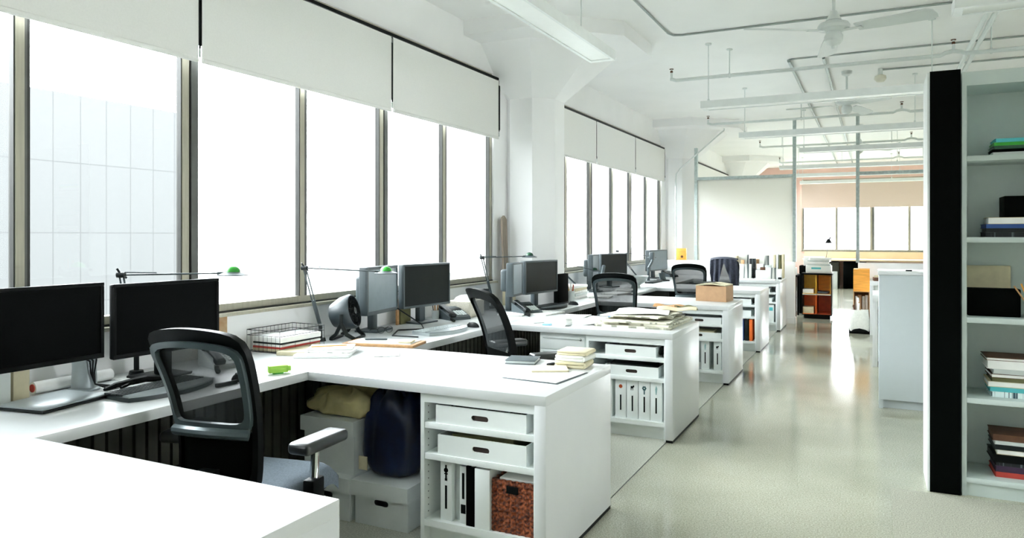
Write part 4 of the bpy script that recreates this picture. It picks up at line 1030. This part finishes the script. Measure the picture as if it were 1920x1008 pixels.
# last desk: cards, boxes and binders before the partition
yb_ = 12.1
LAST = [(-1.94, 12.05, .03, .19, .34, CREAM, 'narrow cream upright card, leftmost of the crowd on the last desk'),
        (-1.84, 12.1, .15, .02, .36, ARTC, 'tall pale printed card, back left of the crowd on the last desk'),
        (-1.7, 12.06, .09, .08, .3, JACKB, 'dark framed picture standing at the back of the last desk'),
        (-1.63, 12.12, .035, .12, .29, WOODT, 'brown standing box beside the dark framed picture on the last desk'),
        (-1.53, 12.1, .14, .04, .35, ARTC, 'tall pale printed board behind the centre of the last desk'),
        (-1.37, 12.12, .03, .14, .36, CREAM, 'cream folder, first of the upright folders right on the last desk'),
        (-1.33, 12.12, .03, .14, .37, CARC, 'white folder, second of the upright folders right on the last desk'),
        (-1.29, 12.12, .03, .14, .36, OLIVEB, 'olive folder, third of the upright folders right on the last desk'),
        (-1.25, 12.12, .03, .14, .37, CREAM, 'cream folder at the right end of the last desk')]
for x, y, w, l, h, m, lb in LAST: slab('standing_card' if m is ARTC else 'standing_folder', lb, 'card' if m is ARTC else 'folder', x, y, DT, w, l, h, 0, m, 'cards and folders standing on the last desk')
FRONT = [(-1.80, 11.85, .23, .03, .22, ARTC, 'white card with small grey drawings, front left of the last desk'),
         (-1.66, 11.9, .02, .1, .16, BLACK, 'black slim case beside the card with grey drawings'),
         (-1.545, 11.88, .16, .1, .13, BOXW, 'white carton in the middle of the last desk front row'),
         (-1.4, 11.86, .14, .05, .17, ARTC, 'pale card, right of the white carton on the last desk'),
         (-1.29, 11.9, .09, .1, .15, PAPER, 'white paper block at the right front of the last desk')]
for x, y, w, l, h, m, lb in FRONT: slab('display_card' if m is ARTC else 'small_box', lb, 'card' if m is ARTC else 'box', x, y, DT, w, l, h, 3, m, 'front row of things on the last desk')
for x, y, z, w_, l_, h_, m_, lb in ((-1.83, 11.93, DT, .05, .05, .28, CARD, 'tan tube like box behind the card with grey drawings'), (-1.58, 12.03, DT, .1, .06, .22, PAPER, 'white carton behind the brown standing box'),
                                   (-1.46, 12.02, DT, .09, .08, .2, LGREY, 'pale grey carton in the middle row of the last desk'), (-1.26, 11.76, DT, .05, .05, .03, DARK, 'dark small block at the front right corner of the last desk')):
    slab('small_box', lb, 'box', x, y, z, w_, l_, h_, 0, m_, 'small boxes among the cards on the last desk')
slab('small_box', 'small brown box on top of the white carton on the last desk', 'box', -1.52, 11.86, DT + .1305, .07, .06, .045, 0, BROWN)
slab('paper_sheet', 'flat white sheets along the front edge of the last desk', 'paper', -1.55, 11.55, DT, .5, .22, .008, 2, PRINT)
t = thing('ledge_tray', 'dark slotted pen tray on the partition ledge above the jacket', 'pen tray', (-2.26, YP + .015, .985))
MB().rb(-.13, .13, -.012, .012, 0, .03, .003).build('tray_body', DARK, t)
t = thing('amber_box', 'small amber box standing on the partition ledge by the second column', 'box', (-2.93, YP + .045, .985))
MB().rb(-.09, .09, -.03, .03, 0, .2, .004).build('box_body', AMBER, t); MB().cyl((.02, -.03, .06), (.02, -.033, .06), .022, n=14).build('dark_sticker', BROWN, t)
o = MB().prism([(-.045, 0), (.045, 0), (.05, .82), (.0, .86), (-.05, .83)], 0, .02, Rm(90, 'Z') @ Rm(90, 'X')).build('leaning_board', PLANK)
o.location = (-3.2, 6.36, DT); o.rotation_euler = (0, math.radians(-2), 0); tag(o, 'weathered grey brown board leaning by the first column', 'board')
# ------------------------------------------------------------------ right side of the aisle
YC = 4.625
bc = thing('bookcase', 'tall white bookcase with a broad black end post at the right edge', 'bookcase', (.283, YC, 0))
MB().bx(0, .145, .0, .012, 0, 2.305).build('black_front_panel', BLKSAT, bc)
MB().rb(-.012, .145, .012, .36, 0, 2.303, .002).build('end_post', CARC, bc)
CX = .152; CW = 1.3
MB().bx(CX, CX + .022, .015, .36, 0, 2.29).bx(CX + CW - .022, CX + CW, .015, .36, 0, 2.29).bx(CX + .022, CX + CW - .022, .015, .36, 2.215, 2.29).bx(CX + .022, CX + CW - .022, .34, .36, .072, 2.215).bx(CX + .022, CX + CW - .022, .03, .05, 0, .072).build('carcass', BOOKW, bc)
SH = [.1, .53, .964, 1.397, 1.836]
for z in SH: MB().rb(CX + .022, CX + CW - .022, .016, .338, z - .029, z, .002).build('shelf', BOOKW, bc)
def book(x0, z, w, d, h, m, label, group, y=None, rz=0, pages=PAPER):
    t = thing('book', label, 'book', (x0 + w / 2, (y or YC + .10) + d / 2, z), rz, group)
    MB().bx(-w / 2, w / 2, -d / 2, d / 2, 0, .0022).bx(-w / 2, w / 2, -d / 2, d / 2, h - .0022, h).bx(w / 2 - .0022, w / 2, -d / 2, d / 2, .0022, h - .0022).build('cover', m, t)
    MB().bx(-w / 2 + .004, w / 2 - .0024, -d / 2 + (.0 if pages is None else .003), d / 2 - .003, .0023, h - .0023).build('pages', pages or m, t)
    return h + .0004
SB = {}
def stack(x, z, lst, group, where):
    for i, (w, d, h, m, lb, dx) in enumerate(lst):
        z += book(x + dx, z, w, d, h, m, lb, group, rz=random.uniform(-1.5, 1.5), pages=PAPER if (m is CREAM or m is BROWN and 'fourth' in group) else None)
    return z
stack(.585, SH[4], [(.32, .2, .021, LGREY, 'pale blue grey book, bottom of the top shelf stack', 0), (.31, .2, .016, BLKSAT, 'black book, second from the bottom on the top shelf', -.0), (.3, .2, .018, GREEND, 'dark green book, middle of the top shelf stack', .003),
                    (.3, .2, .018, GREEN, 'bright green book on the top shelf stack', .006), (.29, .2, .02, TEAL, 'light teal book topmost on the top shelf', .012)], 'books on the top bookcase shelf', '')
zt = stack(.55, SH[3], [(.36, .22, .026, JACKB, 'mottled black book, bottom on the second shelf', 0), (.36, .22, .022, DARK, 'dark grey book, second on the second shelf', .004), (.35, .22, .022, BLUE, 'deep blue book under the cream one', .002), (.34, .22, .036, CREAM, 'thick cream book topmost on the second shelf', .016)], 'books on the second bookcase shelf', '')
slab('black_case', 'black box resting on the cream book of the second shelf', 'box', .80, YC + .2, zt, .32, .18, .115, 0, BLKSAT)
o = slab('cream_board', 'cream square board leaning at the back of the third shelf', 'board', .585, YC + .3, SH[2] + .002, .225, .012, .27, 0, CREAM); o.rotation_euler = (math.radians(-4), 0, 0)
slab('black_box', 'black box standing on the third bookcase shelf', 'box', .595, YC + .17, SH[2], .245, .09, .152, 0, BLKSAT, r=.006)
t = thing('pencil_jar', 'jar of wooden pencils at the right end of the third shelf', 'pen cup', (.775, YC + .12, SH[2]))
MB().lathe([(.035, 0), (.036, .09), (.032, .09), (.031, .004)], 18).build('jar', BLACK, t)
for i in range(5): MB().cyl((.01 * math.cos(i * 1.25), .01 * math.sin(i * 1.25), .006), (-.09 + .035 * i, .02 * math.sin(i), .17 + .012 * i), .004, n=8).build('pencil', [WOODT, AMBER][i % 2], t)
stack(.565, SH[1], [(.36, .22, .03, DOTS, 'pale dotted book, bottom of the fourth shelf stack', .016), (.36, .22, .024, TEAL, 'turquoise book, second on the fourth shelf', .008), (.36, .22, .03, CREAM, 'cream book above the turquoise one', 0), (.35, .22, .02, OLIVEB, 'olive book in the middle of the fourth shelf', .016),
                    (.35, .22, .02, BROWN, 'brown book in the fourth shelf stack', .012), (.34, .22, .026, LGREY, 'pale grey book just under the thick white book', .024), (.37, .23, .045, PAPER, 'thick white book near the top of the fourth shelf', -.004), (.37, .23, .016, BROWN, 'dark cover book topmost on the fourth shelf', -.01)], 'books on the fourth bookcase shelf', '')
stack(.585, SH[0], [(.34, .22, .028, RED, 'red book, bottom of the lowest shelf stack', .01), (.34, .22, .032, PURPLE, 'dark purple book on the red one', .012), (.34, .22, .018, JACKB, 'mottled dark book on the lowest shelf', .014), (.35, .22, .042, BLACK, 'thick black book in the middle of the lowest shelf', 0), (.34, .22, .026, CREAM, 'cream book in the lowest shelf stack', .022),
                    (.35, .22, .026, DARK, 'dark grey book above the cream one on the lowest shelf', .006), (.33, .22, .02, LGREY, 'pale grey book near the top of the lowest shelf', .01), (.34, .22, .034, BROWN, 'dark brown book topmost on the lowest shelf', .0)], 'books on the lowest bookcase shelf', '')
t = thing('tall_cabinet', 'tall plain white cabinet with a toe recess left of the bookcase', 'cabinet', (.047, 6.685, 0))
MB().rb(0, .9, .0, .55, .072, 1.085, .002).bx(.0, .03, .0, .5, 0, .072).bx(.03, .9, .04, .06, 0, .072).build('cabinet_body', mat('grey_white_laminate', 'b4bcbf', .45, var=.01), t)
MB().rb(-.006, .91, -.008, .57, 1.086, 1.11, .002).build('cabinet_top', DESK, t)
slab('pen', 'black pen lying on the tall plain white cabinet', 'pen', .27, 6.9, 1.11, .05, .012, .012, -15, BLACK, r=.005)
def right_desk(y, label, shelf):
    t = thing('peninsula_desk', label, 'desk', (0 if not shelf else -.035, y, 0), 0, 'white peninsula desks right of the aisle')
    MB().rb(0, 1.2, 0, PW, DT - .042, DT + .02, .002).build('desk_top', DESK, t)
    for xx in (0, 1.15): MB().rb(xx, xx + .05, 0, PW, .0, DT - .042, .002).build('end_panel', DESK, t)
    MB().bx(.05, .6, .02, .04, .62, DT - .042).bx(.05, .6, .4, .42, .0, DT - .042).bx(.58, .6, .02, .4, 0, .62).bx(.05, .58, .04, .4, .1, .125).bx(.05, .58, .04, .4, .4, .425).bx(.05, .58, .04, .4, .56, .58).build('shelf_unit', CARC, t)
    if shelf: tray(.035, .4, y + .05, .425, .06, 'white slotted tray in the far right desk', .3)
right_desk(8.76, 'white desk end just behind the tall plain cabinet', False)
right_desk(11.5, 'white desk end behind the amber box and the tote bag', True)
slab('kraft_pad', 'pile of brown papers on the far right desk beside the amber box', 'paper', .1, 11.66, DT + .02, .18, .2, .05, 5, BROWN)
slab('kraft_pad', 'cream pad on the brown papers beside the amber box', 'paper', .1, 11.66, DT + .0705, .14, .16, .025, -8, CREAM)

# amber crates and tote bag
def crate(z, h, label, m, openf):
    t = thing('wooden_crate', label, 'crate', (-.145, 12.04, z))
    w, d, T = .215, .4, .01
    b = MB().bx(-w / 2, w / 2, -d / 2, d / 2, 0, T).bx(-w / 2, w / 2, -d / 2, d / 2, h - T, h).bx(-w / 2, -w / 2 + T, -d / 2, d / 2, T, h - T).bx(w / 2 - T, w / 2, -d / 2, d / 2, T, h - T).bx(-w / 2 + T, w / 2 - T, d / 2 - T, d / 2, T, h - T)
    if not openf: b.bx(-w / 2 + T, w / 2 - T, -d / 2 + .004, -d / 2 + .012, T, h - T)
    b.build('crate_body', m, t); return t
crate(0, .59, 'tall open wooden crate with paper rolls behind the tote bag', WOODT, True)
crate(.59, .32, 'closed amber crate stacked above the paper rolls', AMBER, False)
RL = ['left white paper roll in the open crate', 'second brown paper roll in the open crate', 'third white paper roll in the open crate', 'right white paper roll in the open crate']
for i in range(4):
    o = MB().cyl((0, 0, 0), (0, .015 * i, .5 + .015 * (i % 2)), .02 + .002 * (i % 2), n=14).build('paper_roll', [PAPER, CARD, LINEN, PAPER][i]); tag(place(o, (-.215 + .047 * i, 11.96, .011)), RL[i], 'paper roll', 'paper rolls in the open crate')
tb = thing('tote_bag', 'white canvas tote bag with a black zigzag base on the aisle floor', 'bag', (-.165, 11.66, 0))
def bagring(z, w, d, n=28, rip=.006):
    return [(w / 2 * math.copysign(abs(math.cos(a)) ** .5, math.cos(a)) + rip * math.sin(5 * a + z * 20), d / 2 * math.copysign(abs(math.sin(a)) ** .5, math.sin(a)) + rip * math.cos(4 * a + z * 14), z) for a in [2 * PI * i / n for i in range(n)]]
def bagwall(zs, ws, ds, th=.004):
    m = MB(); n = 28; vs = []; fs = []
    for off in (0, th):
        for z, w, d in zip(zs, ws, ds): vs += bagring(z, w - 2 * off, d - 2 * off)
    K = len(zs)
    for s_ in (0, 1):
        for j in range(K - 1):
            for i in range(n): a = s_ * K * n + j * n; fs.append((a + i, a + (i + 1) % n, a + n + (i + 1) % n, a + n + i))
    for i in range(n):
        fs.append(((K - 1) * n + i, (K - 1) * n + (i + 1) % n, (2 * K - 1) * n + (i + 1) % n, (2 * K - 1) * n + i))
        fs.append((i, (i + 1) % n, K * n + (i + 1) % n, K * n + i))
    return m.add(vs, fs)
bagwall([0, .06, .15, .26, .34], [.26, .27, .27, .245, .22], [.15, .17, .17, .16, .15]).build('bag_body', LINEN, tb, 70)
MB().prism([(x, y) for x, y, z in bagring(0, .25, .14)], 0, .006).build('bag_floor', LINEN, tb)
zz = MB(); n = 28
R0 = bagring(.001, .272, .164); R1 = bagring(.05, .282, .182)
vs = R0 + [(x, y, .03 + .05 * abs(((i * 4 / n) % 1) - .5) * 2) for i, (x, y, z) in enumerate(R1)]
zz.add(vs, [(i, (i + 1) % n, n + (i + 1) % n, n + i) for i in range(n)])
zb_ = zz.build('bag_base', BLACK, tb); md = zb_.modifiers.new('thickness', 'SOLIDIFY'); md.thickness = .002; md.offset = 1
for i, (x, l, a, m) in enumerate(((-.05, .42, -8, PAPER), (.02, .5, 14, PAPER), (-.01, .40, 30, BROWN), (.055, .44, 20, CARD))):
    o = MB().cyl((0, 0, 0), (0, 0, l), .016, n=14).build('poster_tube', m); o.location = (-.165 + x * .7, 11.66 + .015 * (i % 2), .012); o.rotation_euler = (0, math.radians(-a * .35), 0)
    tag(o, ['white rolled poster, left one in the tote bag', 'tall white rolled poster slanting out of the tote bag', 'brown short tube in the tote bag', 'tan cardboard tube at the right of the tote bag'][i], 'paper roll', 'rolled posters in the tote bag')
tag(MB().rb(.09, 1.9, 3.0, 4.585, 0, .006, .002).build('rug', RUGM), 'pale speckled rug at the lower right corner before the bookcase', 'rug')

# ------------------------------------------------------------------ room beyond the doorway
os_ = thing('orange_shelf', 'black edged open shelf with orange compartments beyond the doorway', 'shelf', (-1.08, 13.35, 0))
MB().bx(0, .47, 0, .36, .06, .075).bx(0, .47, .35, .36, .06, .74).bx(.455, .47, 0, .35, .075, .74).bx(0, .012, 0, .35, .075, .74).bx(.03, .44, .03, .33, 0, .06).build('carcass', BLACK, os_)
MB().rb(-.01, .48, -.01, .37, .74, .765, .002).build('shelf_top', BLACK, os_)
MB().bx(.012, .455, .0, .34, .40, .415).build('shelf', LGREY, os_)
for i, (x0, z0, z1, m) in enumerate(((.013, .416, .73, YELLOW), (.24, .416, .73, AMBER), (.013, .076, .399, ORANGE), (.24, .076, .399, RUST))):
    MB().bx(x0, x0 + .21, .336, .349, z0, z1).bx(x0 + .205, x0 + .214, .005, .336, z0, z1).bx(x0, x0 + .205, .005, .336, z0, z0 + .008).build('compartment', m, os_)
for i, (x, z, w, h, m, l) in enumerate(((.1, .425, .17, .07, PAPER, 'white papers in the upper left orange compartment'), (.33, .425, .17, .035, GREY, 'grey magazines in the upper right orange compartment'), (.1, .085, .17, .11, CREAM, 'cream papers in the lower left orange compartment'))):
    slab('paper_stack', l, 'paper', -1.08 + x, 13.5, z, w, .26, h, 0, m, 'papers in the orange shelf')
pr = thing('printer', 'white printer on the black edged shelf beyond the doorway', 'printer', (-.83, 13.53, .765))
MB().rb(-.19, .21, -.15, .15, .0, .13, .01).build('printer_body', WHITEP, pr); MB().rb(-.17, .19, -.13, .14, .13, .155, .006).build('scanner_lid', LGREY, pr); MB().bx(-.1, .05, -.153, -.15, .07, .1).build('control_panel', TEAL, pr)
z = .765 + .1552
for i in range(3):
    slab('paper_pile', ['lowest', 'middle', 'highest'][i] + ' pile of white papers on the printer beyond the doorway', 'paper', -.83 + .015 * i, 13.53, z, .34, .25, .035, [2, -4, 6][i], [PAPER, LGREY, PAPER][i], 'paper piles on the printer'); z += .0355
t = thing('side_table', 'dark side table with white papers left of the orange shelf', 'table', (-1.45, 13.6, 0))
MB().rb(-.3, .3, -.3, .3, .7, .73, .003).build('table_top', BLACK, t)
for sx in (-1, 1):
    for sy in (-1, 1): MB().bx(sx * .27 - .02, sx * .27 + .02, sy * .27 - .02, sy * .27 + .02, 0, .7).build('leg', BLACK, t)
slab('paper_pile', 'white papers on the dark side table beyond the doorway', 'paper', -1.32, 13.5, .73, .3, .3, .12, 4, PAPER)
slab('copier', 'black office machine behind the printer beyond the doorway', 'machine', -.98, 14.4, 0, .42, .42, .86, 0, BLKSAT)
slab('paper_pile', 'white papers on the black office machine', 'paper', -.95, 14.4, .86, .36, .34, .16, 4, PAPER)
fd = thing('window_bench', 'long pale wooden bench desk under the far end windows', 'desk', (-1.7, 21.2, 0))
MB().rb(0, 5.5, 0, .78, .735, .775, .003).bx(0, 5.5, .74, .775, .775, .96).build('bench_top', mat('pale_maple', 'e2c9a6', .5, var=.05, scale=3, stretch=(1, 12, 1)), fd)
MB().bx(.2, .24, .05, .7, 0, .735).bx(5.2, 5.24, .05, .7, 0, .735).build('bench_leg', DARK, fd)
slab('file_cabinet', 'dark ribbed filing cabinet under the far bench, left one', 'cabinet', -1.05, 21.52, 0, .5, .5, .7, 0, RIB)
slab('file_cabinet', 'dark blue black filing cabinet under the far bench, right one', 'cabinet', -.42, 21.52, 0, .55, .5, .7, 0, BLKSAT)
slab('paper_bin', 'pale grey bin standing before the ribbed filing cabinet far away', 'bin', -.98, 21.1, 0, .3, .2, .45, 0, LGREY)
t = thing('desk_lamp', 'small black desk lamp silhouetted in the far end window', 'lamp', (-1.13, 21.6, .775))
MB().cyl((0, 0, 0), (0, 0, .02), .08, n=20).build('lamp_base', BLACK, t); MB().tube([(0, 0, .02), (.05, 0, .35), (.12, 0, .6)], .008, 8).build('lamp_arm', GREY, t)
MB().lathe([(.09, -.08), (.085, -.06), (.035, .03), (.001, .04)], 20, Tm(.06, 0, .5)).tube([(.07, 0, .53), (.14, 0, .62)], .014, 8).build('lamp_shade', BLACK, t)
slab('amber_box', 'small amber box on the side table papers seen past the partition end', 'box', -1.42, 13.62, .73, .1, .1, .26, 0, AMBER)

# ------------------------------------------------------------------ ceiling
def fixture_x(x0, x1, y, zb, label, rods, slim=.19):
    t = thing('pendant_light', label, 'light', (x0, y, zb), 0, 'linear pendant lights')
    L = x1 - x0
    MB().bx(0, L, -slim / 2, slim / 2, .012, .07).bx(0, L, -slim / 2, -slim / 2 + .02, 0, .012).bx(0, L, slim / 2 - .02, slim / 2, 0, .012).bx(0, .05, -slim / 2 + .02, slim / 2 - .02, 0, .012).bx(L - .05, L, -slim / 2 + .02, slim / 2 - .02, 0, .012).build('housing', WHITEP, t)
    MB().bx(.05, L - .05, -slim / 2 + .021, slim / 2 - .021, .006, .0119).build('diffuser', DIFFU, t)
    for r in rods: MB().cyl((r, 0, .07), (r, 0, ZC - zb), .004, n=8).cyl((r, 0, .07), (r, 0, .1), .012, n=10).cyl((r, 0, ZC - zb - .015), (r, 0, ZC - zb), .03, n=14).build('hanger_rod', PIPE, t)
    return t
f = fixture_x(0, 4.2, 0, 2.68, 'long white pendant light running along the windows near the first column', [.45, 2.3, 3.9])
f.location = (-1.775, 5.12, 2.68); f.rotation_euler = (0, 0, -PI / 2)
for i, (y, x0, x1, l) in enumerate(((7.43, -1.53, 2.4, 'pendant light across the aisle, nearest of the row behind the big fan'), (9.88, -1.55, 2.4, 'pendant light across the aisle just beyond the second fan'), (12.0, -1.0, 2.4, 'pendant light across the aisle above the partition'),
                                    (14.9, -1.6, 2.4, 'pendant light beyond the partition, nearest of those'), (17.0, -1.5, 2.4, 'pendant light in the middle of the far room'), (19.3, -1.6, 2.4, 'pendant light farthest down the room'))):
    fixture_x(x0, x1, y, 2.665, l, [.06, 2.0, 3.6])
fixture_x(.41, 3.0, 4.84, 2.67, 'pendant light end at the upper right above the bookcase', [.55, 2.2])

def ceiling_fan(label, x, y, zc, rot, nb=3):
    t = thing('ceiling_fan', label, 'ceiling fan', (x, y, zc), rot, 'white ceiling fans over the aisle')
    MB().cyl((0, 0, .09), (0, 0, ZC - zc), .012, n=12).lathe([(.06, ZC - zc), (.055, ZC - zc - .04), (.015, ZC - zc - .06)], 20).build('down_rod', FANW, t)
    MB().lathe([(.014, .14), (.022, .135), (.045, .085), (.055, .07), (.05, .066), (.055, .062), (.095, .05), (.108, .03), (.104, .008), (.07, -.004), (.045, -.01), (.05, -.02), (.062, -.04), (.06, -.075), (.04, -.1), (.016, -.108), (.012, -.125), (.001, -.128)], 32).build('motor_housing', FANW, t)
    for i in range(nb):
        M = Rm(360 / nb * i, 'Z') @ Rm(2.2, 'Y')
        poly = [(.16, -.05), (.3, -.062), (.62, -.072), (.66, -.05), (.668, 0), (.66, .05), (.62, .072), (.3, .062), (.16, .05)]
        b = MB().prism(poly, -.004, .004, M @ Rm(-13, 'X')).build('fan_blade', FANW, t)
        MB().bx(.08, .2, -.018, .018, -.009, -.004, M @ Rm(-6, 'X')).build('blade_iron', FANW, b)
ceiling_fan('large white ceiling fan in the foreground over the aisle', -.245, 5.62, 2.845, 97)
ceiling_fan('second white ceiling fan seen below the nearest cross pendant light', -.27, 9.4, 2.93, 70)
ceiling_fan('small distant ceiling fan beyond the partition', -.2, 14.0, 2.93, 40)

def pipe(label, pts, r, m, name='sprinkler_pipe', cat='pipe', hangers=(), heads=(), group=None):
    t = thing(name, label, cat, (0, 0, 0), 0, group)
    MB().tube(pts, r, 10).build('pipe_run', m, t)
    for x, y, z in hangers: MB().cyl((x, y, z + r * .5), (x, y, ZC), .006, n=8).cyl((x, y, ZC - .0095), (x, y, ZC), .03, n=14).cyl((x - .008, y, z), (x + .008, y, z), r + .008, n=14).build('hanger', m, t)
    for x, y, z in heads:
        h = MB().cyl((x, y, z), (x, y, z + .055), .012, n=10).cyl((x, y, z + .055), (x, y, z + .1), .009, n=10).build('sprinkler_head', PIPE, t)
        MB().cyl((x, y, z + .065), (x, y, z + .085), .014, n=10).cyl((x, y, z + .1), (x, y, z + .106), .022, n=12).build('deflector', BROWN, h)
G = 'sprinkler pipes across the ceiling'
for y, x0, hx, hd, l in ((7.75, -1.93, (-1.32,), .66, 'white sprinkler pipe nearest the camera, crossing above the first cross light'), (11.05, -2.2, (-.9,), .35, 'white sprinkler pipe behind the second fan'),
                         (14.35, -1.9, (-1.5, .3), .6, 'white sprinkler pipe just beyond the partition'), (17.6, -1.9, (-.6,), .5, 'white sprinkler pipe in the far room')):
    pipe(l, [(x0, y, 3.07), (x0 + .06, y, 3.05), (hd - .1, y, 3.05), (hd - .06, y, 3.07), (hd, y, 3.08), (hd + .06, y, 3.07), (hd + .1, y, 3.05), (3.5, y, 3.05)], .019, PIPE, hangers=[(a, y, 3.05) for a in hx] + [(2.0, y, 3.05), (.95, y, 3.05)], heads=[(x0 + .01, y, 3.07), (hd, y, 3.08)], group=G)
pipe('thin grey conduit bending round the ceiling before the big fan', [(-1.73, 3.0, ZC - .0105), (-1.73, 6.85, ZC - .0105), (-1.70, 6.94, ZC - .0105), (-1.62, 6.97, ZC - .0105), (.6, 6.97, ZC - .0105), (.85, 6.97, ZC - .05)], .009, PIPED, 'conduit', 'conduit', group='conduits on the ceiling')
pipe('grey conduit parallel to the nearest sprinkler pipe, just above it', [(-.83, 8.49, ZC - .0088), (-.8, 8.46, ZC - .0088), (-.72, 8.45, ZC - .0088), (2.5, 8.45, ZC - .0088)], .009, PIPED, 'conduit', 'conduit', group='conduits on the ceiling')
pipe('left one of two grey rails running lengthwise on the ceiling beyond the first cross light', [(-.82, 8.5, ZC - .016), (-.84, 21.8, ZC - .016)], .016, PIPED, 'conduit', 'conduit', group='conduits on the ceiling')
pipe('right one of two grey rails running lengthwise on the ceiling beyond the first cross light', [(-.47, 8.5, ZC - .016), (-.47, 21.8, ZC - .016)], .016, PIPED, 'conduit', 'conduit', group='conduits on the ceiling')
pipe('thin conduit ending at the ceiling detector right of the second fan', [(.1, 9.45, ZC - .0095), (.5, 9.45, ZC - .0095), (2.2, 9.45, ZC - .0095)], .01, PIPED, 'conduit', 'conduit', group='conduits on the ceiling')
t = thing('smoke_detector', 'cream ceiling detector head right of the big fan', 'detector', (.08, 9.42, ZC))
MB().cyl((0, 0, -.07), (0, 0, 0), .025, n=14).build('detector_stem', PIPE, t); MB().lathe([(.03, -.07), (.06, -.085), (.065, -.12), (.04, -.15), (.001, -.155)], 20).build('detector_head', mat('cream_plastic', 'd9d6c6', .5), t)
t = thing('strut_hanger', 'grey strut hanger carrying white pipes at the upper right', 'hanger', (.86, 6.7, 3.14))
MB().bx(-.1, .1, -.02, .02, 0, .035).build('strut', PIPED, t); MB().cyl((-.085, 0, .035), (-.085, 0, ZC - 3.14), .005, n=8).cyl((.085, 0, .035), (.085, 0, ZC - 3.14), .005, n=8).build('hanger_rod', PIPED, t)
for i, x in enumerate((.83, .89)):
    pipe(['left', 'right'][i] + ' white pipe of the pair running lengthwise over the strut hanger', [(x, 3.5, 3.197), (x, 8.3, 3.197), (x, 8.6, 3.19), (x, 14, 3.19)], .021, PIPE, 'service_pipe', 'pipe', group='white pipes over the strut hanger')
pipe('pale conduit rising diagonally beside the second column', [(-3.0, 12.4, 1.0), (-3.0, 12.4, 2.35), (-2.99, 12.4, 2.45), (-2.93, 12.4, 2.53), (-2.2, 12.4, 3.14), (-2.2, 12.4, 3.17)], .012, PIPE, 'conduit', 'conduit', group='conduits on the ceiling')

# ------------------------------------------------------------------ light, camera
w = bpy.data.worlds.new('overcast_sky'); SC.world = w; w.use_nodes = True; nt = w.node_tree; nt.nodes.clear()
out = nt.nodes.new('ShaderNodeOutputWorld'); bg = nt.nodes.new('ShaderNodeBackground'); tc = nt.nodes.new('ShaderNodeTexCoord')
sp = nt.nodes.new('ShaderNodeSeparateXYZ'); rp = nt.nodes.new('ShaderNodeValToRGB')
nt.links.new(tc.outputs['Generated'], sp.inputs[0]); nt.links.new(sp.outputs['Z'], rp.inputs[0])
rp.color_ramp.elements[0].color = (.95, .975, 1, 1); rp.color_ramp.elements[1].color = (.9, .96, 1, 1)
nt.links.new(rp.outputs[0], bg.inputs[0]); bg.inputs[1].default_value = SKY; nt.links.new(bg.outputs[0], out.inputs[0])

F_PX = 1374.; VX, VY = 1636., 440.9
cam = bpy.data.cameras.new('camera'); co = bpy.data.objects.new('camera', cam); COL.objects.link(co); SC.camera = co
cam.sensor_fit = 'HORIZONTAL'; cam.sensor_width = 36; cam.lens = 36 * F_PX / 1920
yaw = math.atan((VX - 960) / F_PX)
co.location = (0, 0, 1.407); co.rotation_euler = (PI / 2, 0, yaw)
cam.shift_y = -(504 - VY) / 1920; cam.clip_start = .05; cam.clip_end = 400
SC.view_settings.view_transform = 'Standard'; SC.view_settings.look = 'None'; SC.view_settings.gamma = 1; SC.view_settings.use_curve_mapping = False
SC.view_settings.exposure = EXPO
cy = SC.cycles
cy.use_denoising = True; cy.max_bounces = 16; cy.diffuse_bounces = 10; cy.glossy_bounces = 5; cy.transmission_bounces = 6; cy.transparent_max_bounces = 24
cy.caustics_reflective = False; cy.caustics_refractive = False; cy.sample_clamp_indirect = 8
